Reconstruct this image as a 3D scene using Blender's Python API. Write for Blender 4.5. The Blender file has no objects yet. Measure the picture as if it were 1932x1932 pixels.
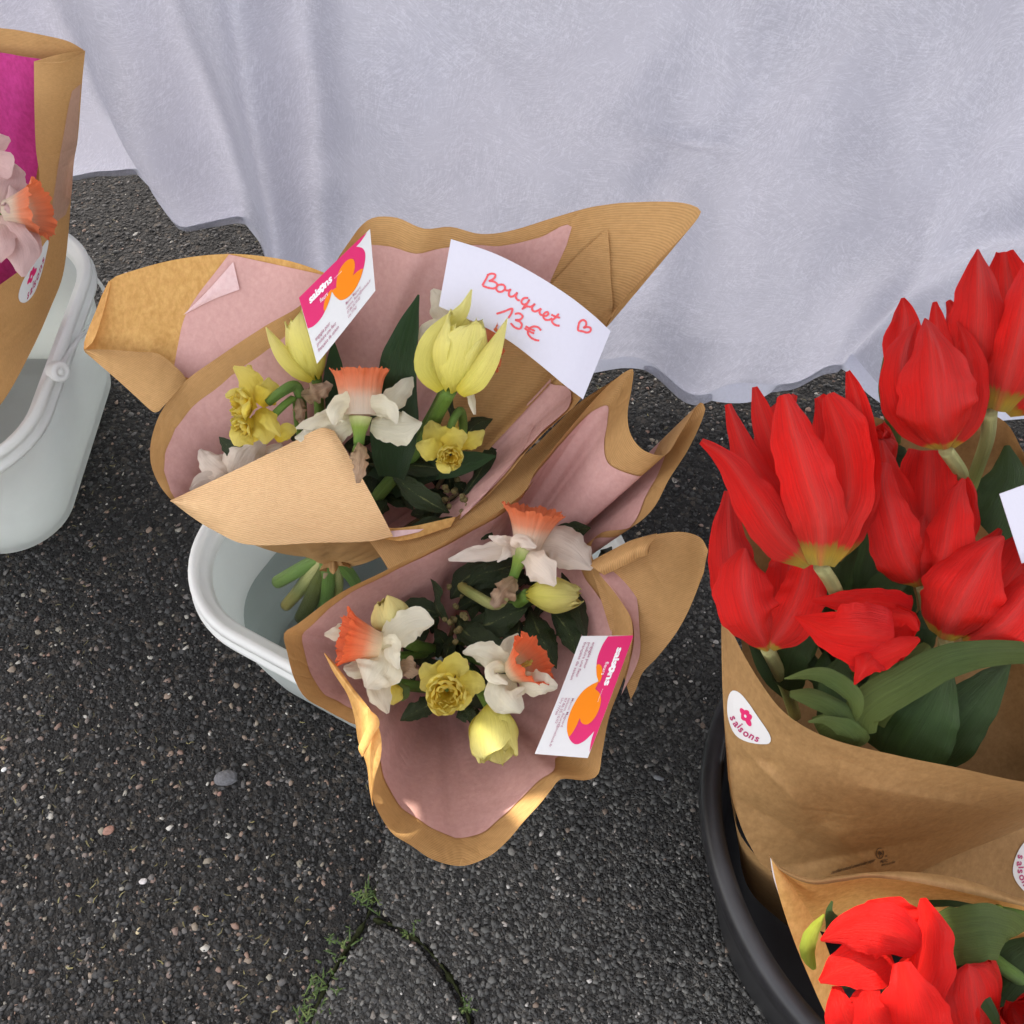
import bpy, math, random
import numpy as np
from mathutils import Vector, noise
from mathutils.bvhtree import BVHTree
from mathutils.geometry import delaunay_2d_cdt

# ------------------------------------------------------------------ camera, sky, sun, exposure
SC = bpy.context.scene
COL = SC.collection
FPX = 1860.0
PIT = math.radians(55)
CAM = np.array([0.0, 0.0, 1.0])
cF = np.array([0, math.cos(PIT), -math.sin(PIT)])
cU = np.array([0, math.sin(PIT), math.cos(PIT)])
cR = np.array([1.0, 0, 0])
cd = bpy.data.cameras.new('camera')
cam = bpy.data.objects.new('camera', cd)
COL.objects.link(cam)
cam.location = CAM
cam.rotation_euler = (math.radians(90) - PIT, 0, 0)
cd.sensor_width = 36
cd.sensor_fit = 'HORIZONTAL'
cd.lens = 36 * FPX / 1932
cd.clip_start = 0.01
cd.clip_end = 200
SC.camera = cam

SUN_AZ = math.radians(-28)      # towards the sun, clockwise from +Y
SUN_EL = math.radians(50)
world = bpy.data.worlds.new('World')
SC.world = world
world.use_nodes = True
wn = world.node_tree
bg = wn.nodes['Background']
sky = wn.nodes.new('ShaderNodeTexSky')
sky.sky_type = 'NISHITA'
sky.sun_disc = False
sky.sun_elevation = SUN_EL
sky.sun_rotation = SUN_AZ
sky.air_density = 1.0
sky.dust_density = 2.5
sky.ozone_density = 1.0
# sky light desaturated and warmed: white balance put into its colour
hz = wn.nodes.new('ShaderNodeHueSaturation')
hz.inputs['Saturation'].default_value = 0.42
wn.links.new(sky.outputs[0], hz.inputs['Color'])
tn = wn.nodes.new('ShaderNodeMix')
tn.data_type = 'RGBA'
tn.blend_type = 'MULTIPLY'
tn.inputs[0].default_value = 1.0
tn.inputs[7].default_value = (1.09, 1.0, 0.92, 1)
wn.links.new(hz.outputs[0], tn.inputs[6])
wn.links.new(tn.outputs[2], bg.inputs[0])
bg.inputs[1].default_value = 0.15
S2 = np.array([math.cos(SUN_EL) * math.sin(SUN_AZ), math.cos(SUN_EL) * math.cos(SUN_AZ), math.sin(SUN_EL)])
ld = bpy.data.lights.new('sun', 'SUN')
ld.energy = 2.2
ld.angle = math.radians(0.3)
ld.color = (1.0, 0.93, 0.80)
sun = bpy.data.objects.new('sun', ld)
COL.objects.link(sun)
sun.rotation_euler = Vector(S2).to_track_quat('Z', 'Y').to_euler()
sun.location = (-1, 2, 4)
vs = SC.view_settings
vs.view_transform = 'Standard'
vs.look = 'None'
vs.gamma = 1.0
vs.use_curve_mapping = False
vs.exposure = 2.2
SC.cycles.max_bounces = 10
SC.cycles.transparent_max_bounces = 16

# ------------------------------------------------------------------ helpers
def ray(px, py):
    return cF + cR * (px - 966) / FPX - cU * (py - 966) / FPX

def P(px, py, z):
    """Where the sight line through a point of the picture reaches height z."""
    d = ray(px, py)
    return CAM + d * ((z - CAM[2]) / d[2])

def PP(t):
    return P(t[0], t[1], t[2])

def depth(p):
    return float(np.dot(np.asarray(p) - CAM, cF))

def vdir(a, b, c=0.0):
    v = cR * a + cU * b - cF * c
    return v / np.linalg.norm(v)

def unit(v):
    v = np.asarray(v, float)
    return v / (np.linalg.norm(v) + 1e-12)

def catmull(pts, n, closed=False):
    p = np.asarray(pts, float)
    m = len(p)
    if m == 2 and not closed:
        t = np.linspace(0, 1, n)[:, None]
        return p[0] * (1 - t) + p[1] * t
    if closed:
        seg = m
        g = lambda i: p[i % m]
    else:
        seg = m - 1
        g = lambda i: p[i] if 0 <= i < m else (2 * p[0] - p[1] if i < 0 else 2 * p[-1] - p[-2])
    d = [np.linalg.norm(g(i + 1)[:3] - g(i)[:3]) + 1e-9 for i in range(seg)]
    cum = np.concatenate([[0], np.cumsum(d)])
    ts = np.linspace(0, cum[-1], n, endpoint=not closed)
    out = []
    for t in ts:
        i = min(max(int(np.searchsorted(cum, t, side='right') - 1), 0), seg - 1)
        u = (t - cum[i]) / d[i]
        a, b, c, e = g(i - 1), g(i), g(i + 1), g(i + 2)
        # centripetal-like tangents limited by the segment length
        m1 = (c - a) * d[i] / (np.linalg.norm(c[:3] - b[:3]) + np.linalg.norm(b[:3] - a[:3]) + 1e-9)
        m2 = (e - b) * d[i] / (np.linalg.norm(e[:3] - c[:3]) + np.linalg.norm(c[:3] - b[:3]) + 1e-9)
        h = u * u
        k = h * u
        out.append((2 * k - 3 * h + 1) * b + (k - 2 * h + u) * m1 + (-2 * k + 3 * h) * c + (k - h) * m2)
    return np.array(out)

def interp(vals, n):
    v = np.asarray(vals, float)
    return np.interp(np.linspace(0, 1, n), np.linspace(0, 1, len(v)), v)

def smooth_vals(vals, n):
    if len(vals) < 3:
        return interp(vals, n)
    q = np.c_[np.linspace(0, 1, len(vals)) * 3, np.asarray(vals, float), np.zeros(len(vals))]
    c = catmull(q, n * 4)
    return np.maximum(np.interp(np.linspace(0, 3, n), c[:, 0], c[:, 1]), 0)

def nz(x, y=0.0, z=0.0):
    return noise.noise(Vector((x, y, z)))

def thing(name, label, cat, loc, group=None):
    o = bpy.data.objects.new(name, None)
    o.empty_display_size = 0.02
    o.location = [float(v) for v in loc]
    COL.objects.link(o)
    o['label'] = label
    o['category'] = cat
    if group:
        o['group'] = group
    return o

def rootloc(parent):
    l = np.zeros(3)
    while parent is not None:
        l = l + np.array(parent.location)
        parent = parent.parent
    return l

def mesh_obj(name, verts, faces, mat, parent=None, uv=None, smooth=True, mats=None, fm=None):
    me = bpy.data.meshes.new(name)
    v = np.asarray(verts, float) - rootloc(parent)
    me.from_pydata(v.tolist(), [], [tuple(int(i) for i in f) for f in faces])
    if uv is not None:
        l = me.uv_layers.new(name='UVMap')
        vi = np.empty(len(me.loops), dtype=np.int32)
        me.loops.foreach_get('vertex_index', vi)
        l.data.foreach_set('uv', np.asarray(uv, float)[vi].ravel())
    for m in (mats or [mat]):
        me.materials.append(m)
    if fm is not None:
        me.polygons.foreach_set('material_index', fm)
    if smooth:
        me.polygons.foreach_set('use_smooth', [True] * len(me.polygons))
    me.update()
    o = bpy.data.objects.new(name, me)
    COL.objects.link(o)
    if parent is not None:
        o.parent = parent
    return o

def top_mesh(name, label, cat, verts, faces, mat, uv=None, smooth=True, group=None, kind=None):
    o = mesh_obj(name, verts, faces, mat, None, uv, smooth)
    if label: o['label'] = label
    if cat: o['category'] = cat
    if group: o['group'] = group
    if kind: o['kind'] = kind
    return o

def gfaces(nr, nc, closed=False):
    f = []
    for i in range(nr - 1):
        for j in range(nc if closed else nc - 1):
            k = (j + 1) % nc
            f.append((i * nc + j, i * nc + k, (i + 1) * nc + k, (i + 1) * nc + j))
    return f

def grid(name, G, mat, parent=None, closed=False, uvm=None, smooth=True):
    """G: rows x cols x 3. uvm: None -> 0..1, 'm' -> metres along the sheet."""
    G = np.asarray(G)
    nr, nc = G.shape[:2]
    if isinstance(uvm, (int, float)):      # flat sheet: ribs run at this angle as seen from the front
        c0 = G.reshape(-1, 3).mean(0)
        _, _, vt = np.linalg.svd(G.reshape(-1, 3) - c0, full_matrices=False)
        nn = vt[2]
        e1 = vdir(math.cos(math.radians(uvm)), math.sin(math.radians(uvm)))
        e1 = unit(e1 - np.dot(e1, nn) * nn); e2 = np.cross(nn, e1)
        q = G.reshape(-1, 3) - c0
        return mesh_obj(name, G.reshape(-1, 3), gfaces(nr, nc, closed), mat, parent, np.stack([q @ e1, q @ e2], 1), smooth)
    if uvm == 'm':
        du = np.linalg.norm(np.diff(G, axis=1), axis=2).mean(0)
        dv = np.linalg.norm(np.diff(G, axis=0), axis=2).mean(1)
        u = np.concatenate([[0], np.cumsum(du)])
        v = np.concatenate([[0], np.cumsum(dv)])
    else:
        u = np.linspace(0, 1, nc)
        v = np.linspace(0, 1, nr)
    UV = np.stack(np.meshgrid(u, v), axis=-1).reshape(-1, 2)
    return mesh_obj(name, G.reshape(-1, 3), gfaces(nr, nc, closed), mat, parent, UV, smooth)

def tube(name, pts, rad, mat, parent=None, n=24, m=10, cap=True):
    c = catmull(pts, n)
    r = smooth_vals(rad, n) if hasattr(rad, '__len__') else np.full(n, rad)
    T = np.gradient(c, axis=0)
    up = np.array([0.3, 0.5, 0.8])
    G = []
    for i in range(n):
        t = unit(T[i])
        a = unit(np.cross(t, up))
        b = np.cross(t, a)
        up = b if np.dot(b, up) > 0 else -b
        b = up
        G.append([c[i] + r[i] * (math.cos(k) * a + math.sin(k) * b) for k in np.linspace(0, 2 * math.pi, m, endpoint=False)])
    G = np.array(G)
    v = G.reshape(-1, 3)
    f = gfaces(n, m, True)
    uv = np.stack(np.meshgrid(np.linspace(0, 1, m), np.linspace(0, 1, n)), axis=-1).reshape(-1, 2)
    if cap:
        f.append(tuple(range(m - 1, -1, -1)))
        f.append(tuple(range((n - 1) * m, n * m)))
    return mesh_obj(name, v, f, mat, parent, uv)

def blade(name, pts, ws, mat, parent=None, roll=0.0, cup=0.25, n=16, m=7, ruf=0.0, seed=0, fold=0.0, edge=0.0, raw=False):
    """A petal or leaf: a centre line of (px, py, height) points, widths in picture pixels at equal steps."""
    c = catmull(pts if raw else [PP(p) for p in pts], n)
    w = smooth_vals(ws, n)
    rl = np.radians(interp(roll if hasattr(roll, '__len__') else [roll, roll], n))
    cu = interp(cup if hasattr(cup, '__len__') else [cup, cup], n)
    T = np.gradient(c, axis=0)
    G = []
    for i in range(n):
        t = unit(T[i])
        V = unit(CAM - c[i])
        N = unit(V - np.dot(V, t) * t)
        W = np.cross(t, N)
        cr, sr = math.cos(rl[i]), math.sin(rl[i])
        W, N = W * cr + N * sr, N * cr - W * sr
        wm = max(w[i], 0.6) * depth(c[i]) / FPX
        row = []
        for u in np.linspace(-1, 1, m):
            k = u * wm / 2
            p = c[i] + W * k - N * (cu[i] * wm * (u * u) * 0.5) - N * (fold * wm * abs(u) * 0.5)
            if ruf:
                s = seed * 7.13 + (3.1 if u > 0 else 0)
                p = p + N * ruf * wm * abs(u) ** 1.5 * nz(i / n * 6, s, u * 1.3) + W * ruf * 0.5 * wm * abs(u) ** 2 * nz(i / n * 9, s + 5)
                p = p + N * ruf * 0.35 * wm * nz(i / n * 3, u * 2, s + 9)
            if edge and abs(u) > 0.95:
                p = p + W * np.sign(u) * edge * wm * nz(i / n * 30, seed + u)
            row.append(p)
        G.append(row)
    return grid(name, G, mat, parent)

def strip(name, A, B, mat, parent=None, n=30, m=14, bulge=0.0, nse=0.0, uvm='m', seed=0, profile=None, raw=False, swap=False):
    """A sheet between two edge lines."""
    a = catmull(A if raw else [PP(p) for p in A], n)
    b = catmull(B if raw else [PP(p) for p in B], n)
    G = []
    for j in range(m):
        t = j / (m - 1)
        row = a * (1 - t) + b * t
        G.append(row)
    G = np.array(G)
    cen = G.reshape(-1, 3).mean(0)
    V = unit(CAM - cen)
    for j in range(m):
        t = j / (m - 1)
        for i in range(n):
            G[j, i] += V * bulge * math.sin(math.pi * t)
            if nse:
                p = G[j, i]
                e = min(1, 6 * min(t, 1 - t, i / (n - 1), 1 - i / (n - 1)) + 0.25)
                G[j, i] += V * nse * e * nz(p[0] * 22, p[1] * 22, seed + p[2] * 22)
    if swap:
        G = G.transpose(1, 0, 2)
    return grid(name, G, mat, parent, uvm=uvm)

def bvh_of(*objs):
    vs_, fs_ = [], []
    for o in objs:
        k = len(vs_)
        off = rootloc(o.parent)
        vs_ += [tuple(np.array(v.co) + off) for v in o.data.vertices]
        fs_ += [tuple(i + k for i in p.vertices) for p in o.data.polygons]
    return BVHTree.FromPolygons(vs_, fs_)

def on(bvh, px, py, lift=0.002, dz=0.4):
    """The point of a sheet seen at this place of the picture, lifted off it by `lift` metres."""
    d = unit(ray(px, py))
    h = bvh.ray_cast(Vector(CAM), Vector(d))
    if h[0] is None:
        return P(px, py, dz)
    return np.array(h[0]) - d * lift

# ------------------------------------------------------------------ materials
def new_mat(name):
    m = bpy.data.materials.new(name)
    m.use_nodes = True
    nt = m.node_tree
    b = nt.nodes['Principled BSDF']
    return m, nt, b

def N(nt, t, **kw):
    n = nt.nodes.new(t)
    for k, v in kw.items():
        setattr(n, k, v)
    return n

def noise_node(nt, scale, detail=4, rough=0.55, vec=None):
    n = N(nt, 'ShaderNodeTexNoise')
    n.inputs['Scale'].default_value = scale
    n.inputs['Detail'].default_value = detail
    n.inputs['Roughness'].default_value = rough
    if vec is not None:
        nt.links.new(vec, n.inputs['Vector'])
    return n

def ramp(nt, stops, fac=None):
    r = N(nt, 'ShaderNodeValToRGB')
    e = r.color_ramp.elements
    while len(e) < len(stops):
        e.new(0.5)
    for el, (p, c) in zip(e, stops):
        el.position = p
        el.color = (*c, 1)
    if fac is not None:
        nt.links.new(fac, r.inputs[0])
    return r

def mapping(nt, src, scale=(1, 1, 1), rot=(0, 0, 0)):
    mp = N(nt, 'ShaderNodeMapping')
    mp.inputs['Scale'].default_value = scale
    mp.inputs['Rotation'].default_value = rot
    nt.links.new(src, mp.inputs['Vector'])
    return mp.outputs[0]

def mixc(nt, fac, a, b, blend='MIX'):
    m = N(nt, 'ShaderNodeMix', data_type='RGBA', blend_type=blend)
    for k, v in ((0, fac), (6, a), (7, b)):
        if isinstance(v, (int, float)):
            m.inputs[k].default_value = v
        elif isinstance(v, tuple):
            m.inputs[k].default_value = (*v, 1)
        else:
            nt.links.new(v, m.inputs[k])
    return m.outputs[2]

def thin(nt, b, amount, colour, tint=None):
    """Thin sheet: part of the light passes through it."""
    t = N(nt, 'ShaderNodeBsdfTranslucent')
    mx = N(nt, 'ShaderNodeMixShader')
    mx.inputs[0].default_value = amount
    nt.links.new(b.outputs[0], mx.inputs[1])
    nt.links.new(t.outputs[0], mx.inputs[2])
    if isinstance(colour, tuple):
        t.inputs[0].default_value = (*colour, 1)
    else:
        nt.links.new(colour, t.inputs[0])
    nt.links.new(mx.outputs[0], nt.nodes['Material Output'].inputs[0])
    return t, mx

def bump(nt, b, h, strength, dist=0.001):
    n = N(nt, 'ShaderNodeBump')
    n.inputs['Strength'].default_value = strength
    n.inputs['Distance'].default_value = dist
    nt.links.new(h, n.inputs['Height'])
    nt.links.new(n.outputs[0], b.inputs['Normal'])
    return n

def paper_mat(name, c1, c2, rib=True, trans=0.25, tint=None, rough=0.7, ribs=0.33, axis='Y', ribsc=1450.0):
    m, nt, b = new_mat(name)
    tc = N(nt, 'ShaderNodeTexCoord')
    n1 = noise_node(nt, 260, 5, 0.6, tc.outputs['Object'])
    fib = noise_node(nt, 150, 6, 0.7, mapping(nt, tc.outputs['UV'], (1, 6, 1)) if rib else mapping(nt, tc.outputs['Object'], (1.6, 1, 1)))
    big = noise_node(nt, 9, 3, 0.5, tc.outputs['Object'])
    r = ramp(nt, [(0.36, c1), (0.64, c2)], fib.outputs[0])
    col = mixc(nt, 0.18, r.outputs[0], n1.outputs[0], 'OVERLAY')
    col = mixc(nt, 0.10, col, big.outputs[0], 'OVERLAY')
    h = n1.outputs[0]
    if rib:
        w = N(nt, 'ShaderNodeTexWave', wave_type='BANDS', bands_direction=axis)
        w.inputs['Scale'].default_value = ribsc / 6.283 * 1.0
        w.inputs['Distortion'].default_value = 0.6
        w.inputs['Detail'].default_value = 1.5
        w.inputs['Detail Scale'].default_value = 0.4
        nt.links.new(tc.outputs['UV'], w.inputs['Vector'])
        rr = ramp(nt, [(0.2, tuple(x * 0.74 for x in c1)), (0.7, tuple(min(1, x * 1.08) for x in c2))], w.outputs[0])
        col = mixc(nt, ribs, col, rr.outputs[0])
        ad = N(nt, 'ShaderNodeMath', operation='MULTIPLY_ADD')
        nt.links.new(w.outputs[0], ad.inputs[0])
        ad.inputs[1].default_value = 1.0
        nt.links.new(n1.outputs[0], ad.inputs[2])
        h = ad.outputs[0]
    nt.links.new(col, b.inputs['Base Color'])
    b.inputs['Roughness'].default_value = rough
    b.inputs['Specular IOR Level'].default_value = 0.3
    # crumples: sharp-edged low relief
    cr = noise_node(nt, 13, 3, 0.55, tc.outputs['Object'])
    cr.inputs['Distortion'].default_value = 0.8
    c1_ = N(nt, 'ShaderNodeMath', operation='SUBTRACT'); nt.links.new(cr.outputs[0], c1_.inputs[0]); c1_.inputs[1].default_value = 0.5
    c2_ = N(nt, 'ShaderNodeMath', operation='ABSOLUTE'); nt.links.new(c1_.outputs[0], c2_.inputs[0])
    bn1 = N(nt, 'ShaderNodeBump'); bn1.inputs['Strength'].default_value = 0.45 if rib else 0.2; bn1.inputs['Distance'].default_value = 0.018
    nt.links.new(c2_.outputs[0], bn1.inputs['Height'])
    bn = bump(nt, b, h, 0.35, 0.0006)
    nt.links.new(bn1.outputs[0], bn.inputs['Normal'])
    if trans:
        tcol = mixc(nt, 1.0, col, tint or (1.0, 0.75, 0.45), 'MULTIPLY')
        thin(nt, b, trans, tcol)
    return m

M = {}
M['kraft'] = paper_mat('ribbed_kraft_paper', (0.44, 0.25, 0.09), (0.54, 0.315, 0.125), True, 0.16)
M['kraft_x'] = paper_mat('ribbed_kraft_paper_across', (0.44, 0.25, 0.09), (0.54, 0.315, 0.125), True, 0.16, axis='X')
M['kraft_lit_fold'] = paper_mat('lit_ribbed_kraft_paper', (0.62, 0.385, 0.18), (0.74, 0.48, 0.25), True, 0.10, ribs=0.45, ribsc=1350)  # same kraft, painted lighter for the light on the folded corner
M['kraft_lit_in'] = paper_mat('kraft_inner_face_lit', (0.60, 0.33, 0.095), (0.74, 0.44, 0.15), False, 0.30, (1.0, 0.66, 0.3))  # inner face; light through the sheet is painted in as brighter orange
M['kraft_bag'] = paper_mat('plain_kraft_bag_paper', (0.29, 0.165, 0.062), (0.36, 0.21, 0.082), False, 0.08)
M['pink'] = paper_mat('dusty_pink_paper', (0.60, 0.345, 0.31), (0.64, 0.375, 0.335), False, 0.15, (1.0, 0.7, 0.65))
M['pink_pale'] = paper_mat('pale_pink_paper_corner', (0.68, 0.47, 0.46), (0.74, 0.52, 0.50), False, 0.1, (1.0, 0.8, 0.8))
M['magenta'] = paper_mat('magenta_paper', (0.42, 0.025, 0.17), (0.53, 0.04, 0.24), False, 0.15, (1.0, 0.5, 0.7))
M['kraft_pinkish'] = paper_mat('kraft_over_pink_paper', (0.42, 0.25, 0.16), (0.52, 0.31, 0.22), True, 0.1)

def simple(name, col, rough=0.5, spec=0.5, sub=0.0, bumps=None, var=0.15, sc=60):
    m, nt, b = new_mat(name)
    tc = N(nt, 'ShaderNodeTexCoord')
    n = noise_node(nt, sc, 5, 0.6, tc.outputs['Object'])
    r = ramp(nt, [(0.3, tuple(x * (1 - var) for x in col)), (0.7, tuple(min(1, x * (1 + var)) for x in col))], n.outputs[0])
    nt.links.new(r.outputs[0], b.inputs['Base Color'])
    b.inputs['Roughness'].default_value = rough
    b.inputs['Specular IOR Level'].default_value = spec
    if bumps:
        bump(nt, b, n.outputs[0], bumps, 0.001)
    return m

def petal_mat(name, stops, streak=0.35, light=(1, 1, 1), trans=0.3, tint=(1, 1, 1), across=None, rough=0.5, nsc=(26, 1.6, 1), sheen=0.0, spec=0.3):
    """stops: colours along the petal from base (0) to tip (1)."""
    m, nt, b = new_mat(name)
    tc = N(nt, 'ShaderNodeTexCoord')
    sp = N(nt, 'ShaderNodeSeparateXYZ')
    nt.links.new(tc.outputs['UV'], sp.inputs[0])
    ns = noise_node(nt, 1.0, 7, 0.78, mapping(nt, tc.outputs['UV'], nsc))
    oi = N(nt, 'ShaderNodeObjectInfo')
    # wobble the position along the petal so that blotches have jagged edges
    ma = N(nt, 'ShaderNodeMath', operation='MULTIPLY_ADD')
    nt.links.new(ns.outputs[0], ma.inputs[0])
    ma.inputs[1].default_value = 0.14
    nt.links.new(sp.outputs[1], ma.inputs[2])
    mb = N(nt, 'ShaderNodeMath', operation='SUBTRACT')
    nt.links.new(ma.outputs[0], mb.inputs[0])
    mb.inputs[1].default_value = 0.07
    base = ramp(nt, stops, mb.outputs[0])
    col = base.outputs[0]
    if across:
        ab = N(nt, 'ShaderNodeMath', operation='SUBTRACT')
        nt.links.new(sp.outputs[0], ab.inputs[0])
        ab.inputs[1].default_value = 0.5
        a2 = N(nt, 'ShaderNodeMath', operation='ABSOLUTE')
        nt.links.new(ab.outputs[0], a2.inputs[0])
        a3 = N(nt, 'ShaderNodeMath', operation='MULTIPLY_ADD')
        nt.links.new(ns.outputs[0], a3.inputs[0])
        a3.inputs[1].default_value = 0.35
        nt.links.new(a2.outputs[0], a3.inputs[2])
        rr = ramp(nt, [(across[1], (1, 1, 1)), (across[2], (0, 0, 0))], a3.outputs[0])
        k = N(nt, 'ShaderNodeMath', operation='MULTIPLY')
        nt.links.new(rr.outputs[0], k.inputs[0])
        k.inputs[1].default_value = across[3]
        col = mixc(nt, k.outputs[0], col, across[0])
    sr = ramp(nt, [(0.34, (0.58, 0.58, 0.58)), (0.60, light)], ns.outputs[0])
    col = mixc(nt, streak, col, sr.outputs[0], 'MULTIPLY')
    hs = N(nt, 'ShaderNodeHueSaturation')
    mv = N(nt, 'ShaderNodeMapRange')
    nt.links.new(oi.outputs['Random'], mv.inputs[0])
    mv.inputs[3].default_value = 0.88
    mv.inputs[4].default_value = 1.08
    nt.links.new(mv.outputs[0], hs.inputs['Value'])
    nt.links.new(col, hs.inputs['Color'])
    col = hs.outputs[0]
    nt.links.new(col, b.inputs['Base Color'])
    b.inputs['Roughness'].default_value = rough
    b.inputs['Specular IOR Level'].default_value = spec
    b.inputs['Sheen Weight'].default_value = sheen
    bump(nt, b, ns.outputs[0], 0.8, 0.003)
    if trans:
        thin(nt, b, trans, mixc(nt, 1.0, col, tint, 'MULTIPLY'))
    return m

RED = (0.84, 0.010, 0.006)
M['red'] = petal_mat('red_tulip_petal', [(0.0, (0.42, 0.30, 0.04)), (0.05, (0.50, 0.32, 0.03)), (0.07, (0.62, 0.02, 0.012)), (0.5, RED), (1.0, (0.80, 0.012, 0.008))],
                     0.7, (1, 0.92, 0.9), 0.28, (1, 0.5, 0.4), across=((0.80, 0.085, 0.075), 0.12, 0.33, 0.6), rough=0.4)
M['red_plain'] = petal_mat('red_tulip_petal_outer', [(0.0, (0.66, 0.006, 0.008)), (0.5, RED), (1.0, (0.86, 0.010, 0.006))], 0.4, (1, 0.9, 0.9), 0.3, (1, 0.4, 0.3), across=((0.82, 0.04, 0.02), 0.12, 0.34, 0.25), rough=0.45)
M['red_base'] = petal_mat('red_tulip_petal_yellow_base', [(0.0, (0.38, 0.30, 0.05)), (0.06, (0.46, 0.30, 0.03)), (0.105, (0.36, 0.19, 0.02)), (0.13, (0.60, 0.02, 0.012)), (0.5, RED), (1.0, (0.80, 0.012, 0.008))],
                          0.7, (1, 0.92, 0.9), 0.28, (1, 0.5, 0.4), across=((0.82, 0.10, 0.08), 0.12, 0.34, 0.5), rough=0.4)
M['yellow_tulip'] = petal_mat('pale_yellow_tulip_petal', [(0.0, (0.78, 0.66, 0.06)), (0.2, (0.90, 0.83, 0.18)), (0.6, (0.96, 0.885, 0.27)), (1.0, (0.97, 0.90, 0.36))],
                              0.25, (1, 1, 0.95), 0.36, (1, 1, 0.7), across=((0.72, 0.74, 0.08), 0.06, 0.25, 0.4))
M['cream_tulip'] = petal_mat('cream_tulip_bud_petal', [(0.0, (0.80, 0.64, 0.24)), (0.5, (0.83, 0.76, 0.32)), (1.0, (0.83, 0.66, 0.24))], 0.3, (1, 1, 0.9), 0.2, (1, 0.95, 0.7))
M['white'] = petal_mat('white_daffodil_petal', [(0.0, (0.82, 0.78, 0.50)), (0.2, (0.91, 0.85, 0.62)), (1.0, (0.94, 0.89, 0.71))], 0.22, (1, 1, 1), 0.3, (1, 0.95, 0.85), nsc=(18, 1.2, 1))
M['blush'] = petal_mat('blush_daffodil_petal', [(0.0, (0.86, 0.74, 0.56)), (0.3, (0.92, 0.78, 0.63)), (1.0, (0.94, 0.84, 0.72))], 0.22, (1, 1, 1), 0.3, (1, 0.88, 0.8), nsc=(18, 1.2, 1))
M['pinkpetal'] = petal_mat('pale_pink_daffodil_petal', [(0.0, (0.72, 0.50, 0.40)), (0.3, (0.76, 0.50, 0.46)), (1.0, (0.80, 0.56, 0.52))], 0.22, (1, 1, 1), 0.3, (1, 0.8, 0.8), nsc=(18, 1.2, 1))
M['corona'] = petal_mat('orange_daffodil_cup', [(0.0, (0.76, 0.66, 0.42)), (0.22, (0.78, 0.55, 0.34)), (0.5, (0.82, 0.26, 0.12)), (0.85, (0.84, 0.16, 0.055)), (1.0, (0.84, 0.17, 0.06))],
                        0.35, (1, 0.95, 0.9), 0.3, (1, 0.7, 0.5), nsc=(60, 1.2, 1))
M['corona_soft'] = petal_mat('soft_orange_daffodil_cup', [(0.0, (0.80, 0.70, 0.55)), (0.35, (0.80, 0.62, 0.46)), (0.62, (0.80, 0.30, 0.16)), (0.9, (0.80, 0.21, 0.085)), (1.0, (0.80, 0.21, 0.085))],
                        0.35, (1, 0.95, 0.9), 0.3, (1, 0.7, 0.5), nsc=(60, 1.2, 1))
M['yellow'] = petal_mat('yellow_daffodil_petal', [(0.0, (0.92, 0.66, 0.04)), (0.4, (0.95, 0.79, 0.13)), (1.0, (0.96, 0.84, 0.24))], 0.2, (1, 1, 0.95), 0.4, (1, 1, 0.6))
M['yellow_in'] = petal_mat('deep_yellow_inner_petal', [(0.0, (0.90, 0.60, 0.03)), (0.3, (0.92, 0.70, 0.05)), (1.0, (0.92, 0.80, 0.20))], 0.3, (1, 1, 0.9), 0.45, (1, 0.9, 0.5))
M['spathe'] = petal_mat('dry_papery_spathe', [(0.0, (0.34, 0.24, 0.12)), (0.5, (0.52, 0.35, 0.22)), (1.0, (0.50, 0.36, 0.25))], 0.6, (1, 1, 1), 0.25, (1, 0.85, 0.7), nsc=(14, 5, 1), rough=0.8)
M['green_tube'] = petal_mat('green_flower_tube', [(0.0, (0.11, 0.22, 0.03)), (0.6, (0.24, 0.34, 0.05)), (1.0, (0.62, 0.64, 0.28))], 0.3, (1, 1, 1), 0.15, nsc=(12, 1, 1))
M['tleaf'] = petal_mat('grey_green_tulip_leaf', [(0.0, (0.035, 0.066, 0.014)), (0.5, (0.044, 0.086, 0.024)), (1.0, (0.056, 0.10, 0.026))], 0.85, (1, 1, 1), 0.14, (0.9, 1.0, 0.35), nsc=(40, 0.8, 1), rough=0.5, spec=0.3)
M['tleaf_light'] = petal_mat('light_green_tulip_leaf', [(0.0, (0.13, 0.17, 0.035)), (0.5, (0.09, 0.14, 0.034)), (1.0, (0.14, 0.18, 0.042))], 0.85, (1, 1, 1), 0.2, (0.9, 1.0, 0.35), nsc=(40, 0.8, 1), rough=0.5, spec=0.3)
M['lime'] = petal_mat('lime_leaf', [(0.0, (0.30, 0.38, 0.05)), (1.0, (0.44, 0.50, 0.06))], 0.4, (1, 1, 1), 0.35, (0.9, 1.0, 0.4), nsc=(30, 2, 1))
M['dleaf'] = petal_mat('dark_daffodil_leaf', [(0.0, (0.014, 0.038, 0.009)), (1.0, (0.026, 0.066, 0.018))], 0.5, (1, 1, 1), 0.1, (0.8, 1.0, 0.3), nsc=(40, 0.8, 1), rough=0.4, spec=0.5)
M['laurel'] = petal_mat('glossy_laurel_leaf', [(0.0, (0.016, 0.028, 0.006)), (1.0, (0.020, 0.036, 0.008))], 0.5, (1, 1, 1), 0.06, (0.8, 1.0, 0.3),
                        across=((0.16, 0.18, 0.06), 0.165, 0.19, 0.75), nsc=(5, 9, 1), rough=0.38, spec=0.4)
M['stem'] = petal_mat('green_stem', [(0.0, (0.13, 0.23, 0.035)), (0.5, (0.11, 0.20, 0.04)), (1.0, (0.16, 0.25, 0.05))], 0.4, (1, 1, 1), 0.0, nsc=(14, 1, 1), rough=0.4)
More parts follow.
